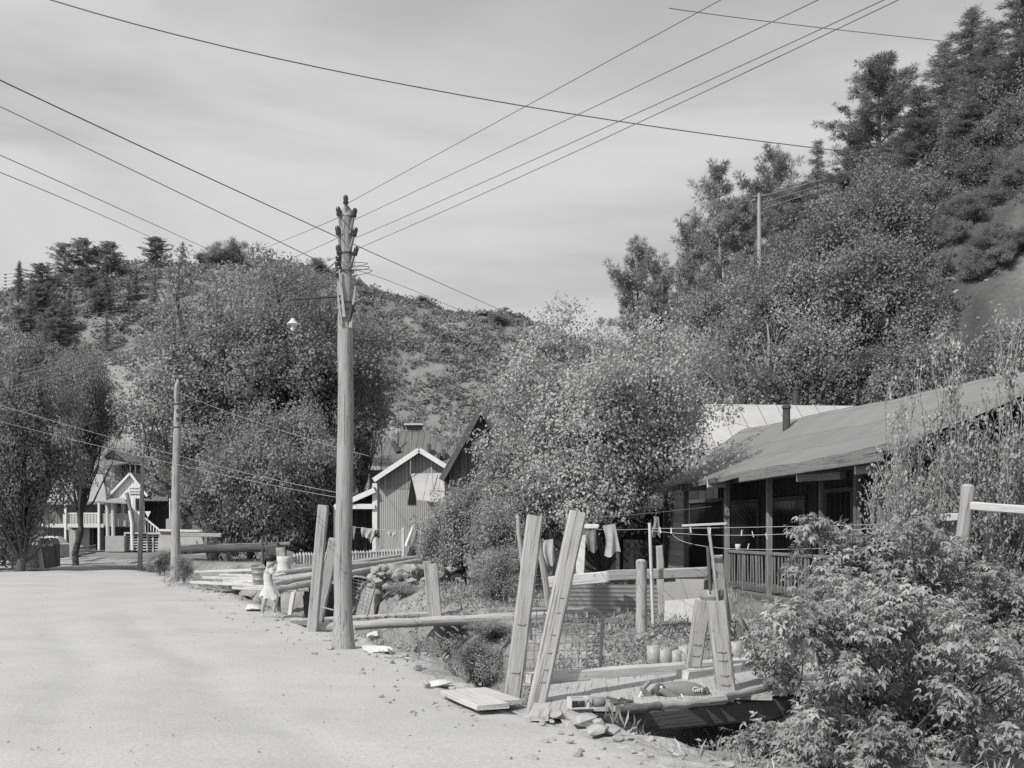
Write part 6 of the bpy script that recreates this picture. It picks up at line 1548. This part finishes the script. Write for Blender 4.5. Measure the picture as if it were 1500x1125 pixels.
# car (mostly hidden by the wall)
Yc = 84.0; cc = P(82, 806, Yc); cc.z = tz(cc.x, cc.y)
car = thing('parked_car', 'light coloured old rounded car parked under the left tree behind the low wall', 'car', cc)
prof = [(-2.0,.35),(-2.05,.75),(-1.8,1.0),(-1.35,1.1),(-1.0,1.62),(-.3,1.72),(.35,1.66),(.75,1.15),(1.7,1.05),(2.0,.85),(2.05,.35)]
mb = MB(); V = []; ns = 7
for (x, z) in prof:
    for s in range(ns):
        t = s/(ns-1)*2-1; w_ = .80*(1-.18*max(0, (z-1.0))/.7); tuck = (1-abs(t)**6*.10)
        V.append(cc+Vector((x*(1-.05*t*t), t*w_, .30+(z-.30)*tuck)))
Fc = [(k*ns+s, k*ns+s+1, (k+1)*ns+s+1, (k+1)*ns+s) for k in range(len(prof)-1) for s in range(ns-1)]
for s in (0, ns-1): Fc.append(tuple(k*ns+s for k in (range(len(prof)) if s == 0 else range(len(prof)-1,-1,-1))))
mb.add(V, Fc, None, False); mb.build('body', M['car'], car)
for (x0, x1) in ((-.95,-.22),(-.12,.5)):
    mb = MB(); mb.slab([cc+Vector((x0-.15,-.79,1.12)), cc+Vector((x1+.12,-.79,1.12)), cc+Vector((x1-.05,-.745,1.55)), cc+Vector((x0+.05,-.745,1.55))], (0,.02,0)); mb.build('window', M['glass'], car)
for x in (-1.25, 1.3):
    for s in (-.74, .74):
        wl_ = MB().lathe(cc+Vector((x,s,.36)), [(0,-.09),(.30,-.09),(.36,-.05),(.36,.05),(.30,.09),(0,.09)], 18, (0,1,0)).build('wheel', M['toy_dark'], car)
        MB().lathe(cc+Vector((x,s*1.13,.36)), [(0,0),(.15,0),(.12,.02),(0,.02)], 12, (0,-1 if s < 0 else 1,0)).build('hub', M['galv'], wl_)
    MB().lathe(cc+Vector((x,-.70,.44)), [(0,-.14),(.42,-.14),(.48,-.02),(.42,.12),(0,.12)], 14, (0,1,0)).build('fender', M['car'], car)
for s in (-.5,.5): MB().lathe(cc+Vector((2.0,s,.85)), [(0,-.05),(.11,-.05),(.12,.02),(0,.05)], 12, (1,0,0)).build('headlight', M['glass'], car)
# board wall far left on the hill behind the pines
o = thing('slatted_tower', 'pale slatted structure behind the hilltop pines at the left edge', 'tower', P(30, 445, 228)); o.location.z -= 3
mb = MB()
for k in range(9): mb.beam(P(5,400+k*5,228), P(48,400+k*5,228), .25, .42)
mb.build('slats', M['cream'], o)
for x in (8, 30, 46): MB().beam(P(x,470,228.4), P(x,399,228.4), .4, .3).build('post', M['timber_mid'], o)
# ------------------------------------------------------------------ child carrying a bucket
Yk = 21.0
foot = P(394, 905, Yk); gz = tz(foot.x, foot.y)+.02
def K(x, y, dy=0): p = P(x, y, Yk); return Vector((p.x, Yk+dy, p.z+(gz-foot.z)))
kid = thing('person', 'barefoot child in a short white dress carrying a metal bucket at the road edge', 'person', (foot.x, foot.y, gz))
J = {}
def body():
    vs = []; es = []; rad = []
    def a(p, r, par=None):
        vs.append(p-kid.location); rad.append(r)
        if par is not None: es.append((par, len(vs)-1))
        return len(vs)-1
    pel = a(K(394,866,0), .082)
    wa = a(K(393,856,.01), .070, pel); ch = a(K(391.5,846,.01), .080, wa); sh = a(K(391,838,.01), .066, ch); nk = a(K(392.5,833.5,-.005), .036, sh)
    hb = a(K(394.5,829,-.015), .058, nk); hm = a(K(397,823,-.02), .083, hb); ht = a(K(396,819,.0), .055, hm)
    ns_ = a(K(402.5,826,-.045), .016, hm)
    # right arm reaching along the pole rail
    s1 = a(K(397,838.5,-.03), .038, sh); e1 = a(K(404,845,-.06), .030, s1); w1 = a(K(413,842.5,-.08), .022, e1); p1 = a(K(416,841.5,-.085), .024, w1)
    for k, (dx, dy_, dz) in enumerate(((4,.5,-.03),(4.6,.2,-.012),(4.4,0,.006),(3.4,-.3,.022))):
        f1 = a(K(416+dx*.5, 841.5+dy_*.5, -.085+dz*.8), .0085, p1); f2 = a(K(416+dx, 842+dy_+.6, -.085+dz), .0070, f1)
    a(K(416.5,839.6,-.105), .009, p1)
    # left arm drawn back to the bucket rim
    s2 = a(K(387,838,-.02), .038, sh); e2 = a(K(381,842,-.02), .030, s2); w2 = a(K(381.5,834.4,.0), .022, e2); p2 = a(K(382,832.4,.01), .024, w2)
    for k, (dx, dy_, dz) in enumerate(((-1.8,1.6,-.02),(-.8,2.2,-.026),(.3,2.3,-.026),(1.3,2.0,-.02))):
        f1 = a(K(382+dx*.7, 832.4+dy_*.2, .01+dz), .0085, p2); f2 = a(K(382+dx, 832.4+dy_, .01+dz*1.5), .0070, f1)
    a(K(384.2,834,.02), .009, p2)
    # legs
    h1 = a(K(398.5,869,-.01), .062, pel); k1 = a(K(407,877.5,-.08), .044, h1); c1 = a(K(403,889,-.01), .041, k1); a1 = a(K(400.5,900,.03), .027, c1); t1 = a(K(405,904,-.03), .020, a1)
    h2 = a(K(389.5,869,.01), .062, pel); k2 = a(K(388,883,-.03), .044, h2); c2 = a(K(385,892,.02), .041, k2); a2 = a(K(383,900.5,.05), .027, c2); t2 = a(K(386.5,904.2,-.01), .020, a2)
    me = bpy.data.meshes.new('body'); me.from_pydata([tuple(v) for v in vs], es, [])
    ob = bpy.data.objects.new('body_tmp', me); COL.objects.link(ob)
    md = ob.modifiers.new('skin', 'SKIN'); md.use_smooth_shade = True
    sk_ = me.skin_vertices[0].data
    for i, r in enumerate(rad): sk_[i].radius = (r, r)
    sk_[0].use_root = True
    ob.modifiers.new('sub', 'SUBSURF').levels = 2
    ob.modifiers['sub'].render_levels = 2
    dg = bpy.context.evaluated_depsgraph_get(); dg.update()
    m2 = bpy.data.meshes.new_from_object(ob.evaluated_get(dg)); bpy.data.objects.remove(ob)
    m2.materials.clear(); m2.materials.append(M['skin']); return m2
link('body', body(), M['skin'], kid)
# hair: short bob covering the back and crown
hc = K(395.2,822,.015); mb = MB()
mb.sheet(lambda u, v: ((lambda q: (q, tuple(q)))(hc+Vector((.122*math.cos(u*6.283)*math.sin(math.pi*(.02+.66*v))*(1+.06*math.sin(u*31)), .126*math.sin(u*6.283)*math.sin(math.pi*(.02+.66*v)), .122*math.cos(math.pi*(.02+.66*v)) - (.055*v*v if math.sin(u*6.283) > -.35 and math.cos(u*6.283) < .6 else -.05*v*v) )))), 32, 10)
mb.build('hair', M['hair'], kid)
for dx in (0, 1): MB().lathe(K(401.5-dx*1.6,823.2,-.095+dx*.0), [(0,-.006),(.009,0),(0,.006)], 8, (0,1,0)).build('eye', M['hair'], kid)
# dress: fitted top, flared skirt with folds
rings = [(391.5,838.5,.075,.070),(391.5,845,.094,.088),(392.5,853,.088,.082),(393.5,859,.098,.092),(394.5,866,.135,.115),(395,872,.165,.130),(395.5,877,.185,.140)]
mb = MB()
def dr(u, v):
    q = v*(len(rings)-1); i = min(int(q), len(rings)-2); t = q-i
    r = [rings[i][j]*(1-t)+rings[i+1][j]*t for j in range(4)]
    fo = 1+.12*v*v*math.sin(u*6.283*6+1+math.sin(v*4))+.03*v*math.sin(u*6.283*13+v*9)
    p = K(r[0], r[1], .005)+Vector((math.cos(u*6.283)*r[2]*fo, math.sin(u*6.283)*r[3]*fo, .03*v*math.sin(u*6.283*2+.8)+.012*v*math.sin(u*6.283*7)))
    return p, tuple(p)
mb.sheet(dr, 42, 18); mb.build('dress', M['cloth_dress'], kid)
for (xa, ya, da, xb, yb, db_) in ((391,838,.0,383.5,841,-.02),(394,838,-.01,400.5,841.5,-.045)):
    MB().tube([K(xa,ya,da), K((xa+xb)/2,(ya+yb)/2-.8,(da+db_)/2), K(xb,yb,db_)], [.052,.058,.044], 10).build('sleeve', M['cloth_dress'], kid)
# bucket held at the side
bc = K(379,858.5,.03); bk = thing('bucket', 'ribbed grey metal bucket carried by the child at the road edge', 'bucket', bc)
MB().lathe(bc, [(0,0),(.105,0),(.108,.012),(.118,.09),(.124,.092),(.124,.104),(.121,.106),(.135,.22),(.141,.222),(.141,.234),(.138,.236),(.150,.315),(.158,.318),(.160,.328),(.152,.332),(.144,.325),(.102,.02),(0,.02)], 24).build('pail', M['galv'], bk)
MB().tube([bc+Vector((-.15*math.cos(t), .02, .32+.05*math.sin(t))) for t in [math.pi*i/10 for i in range(11)]], .005, 6).build('handle', M['wire_pale'], bk)
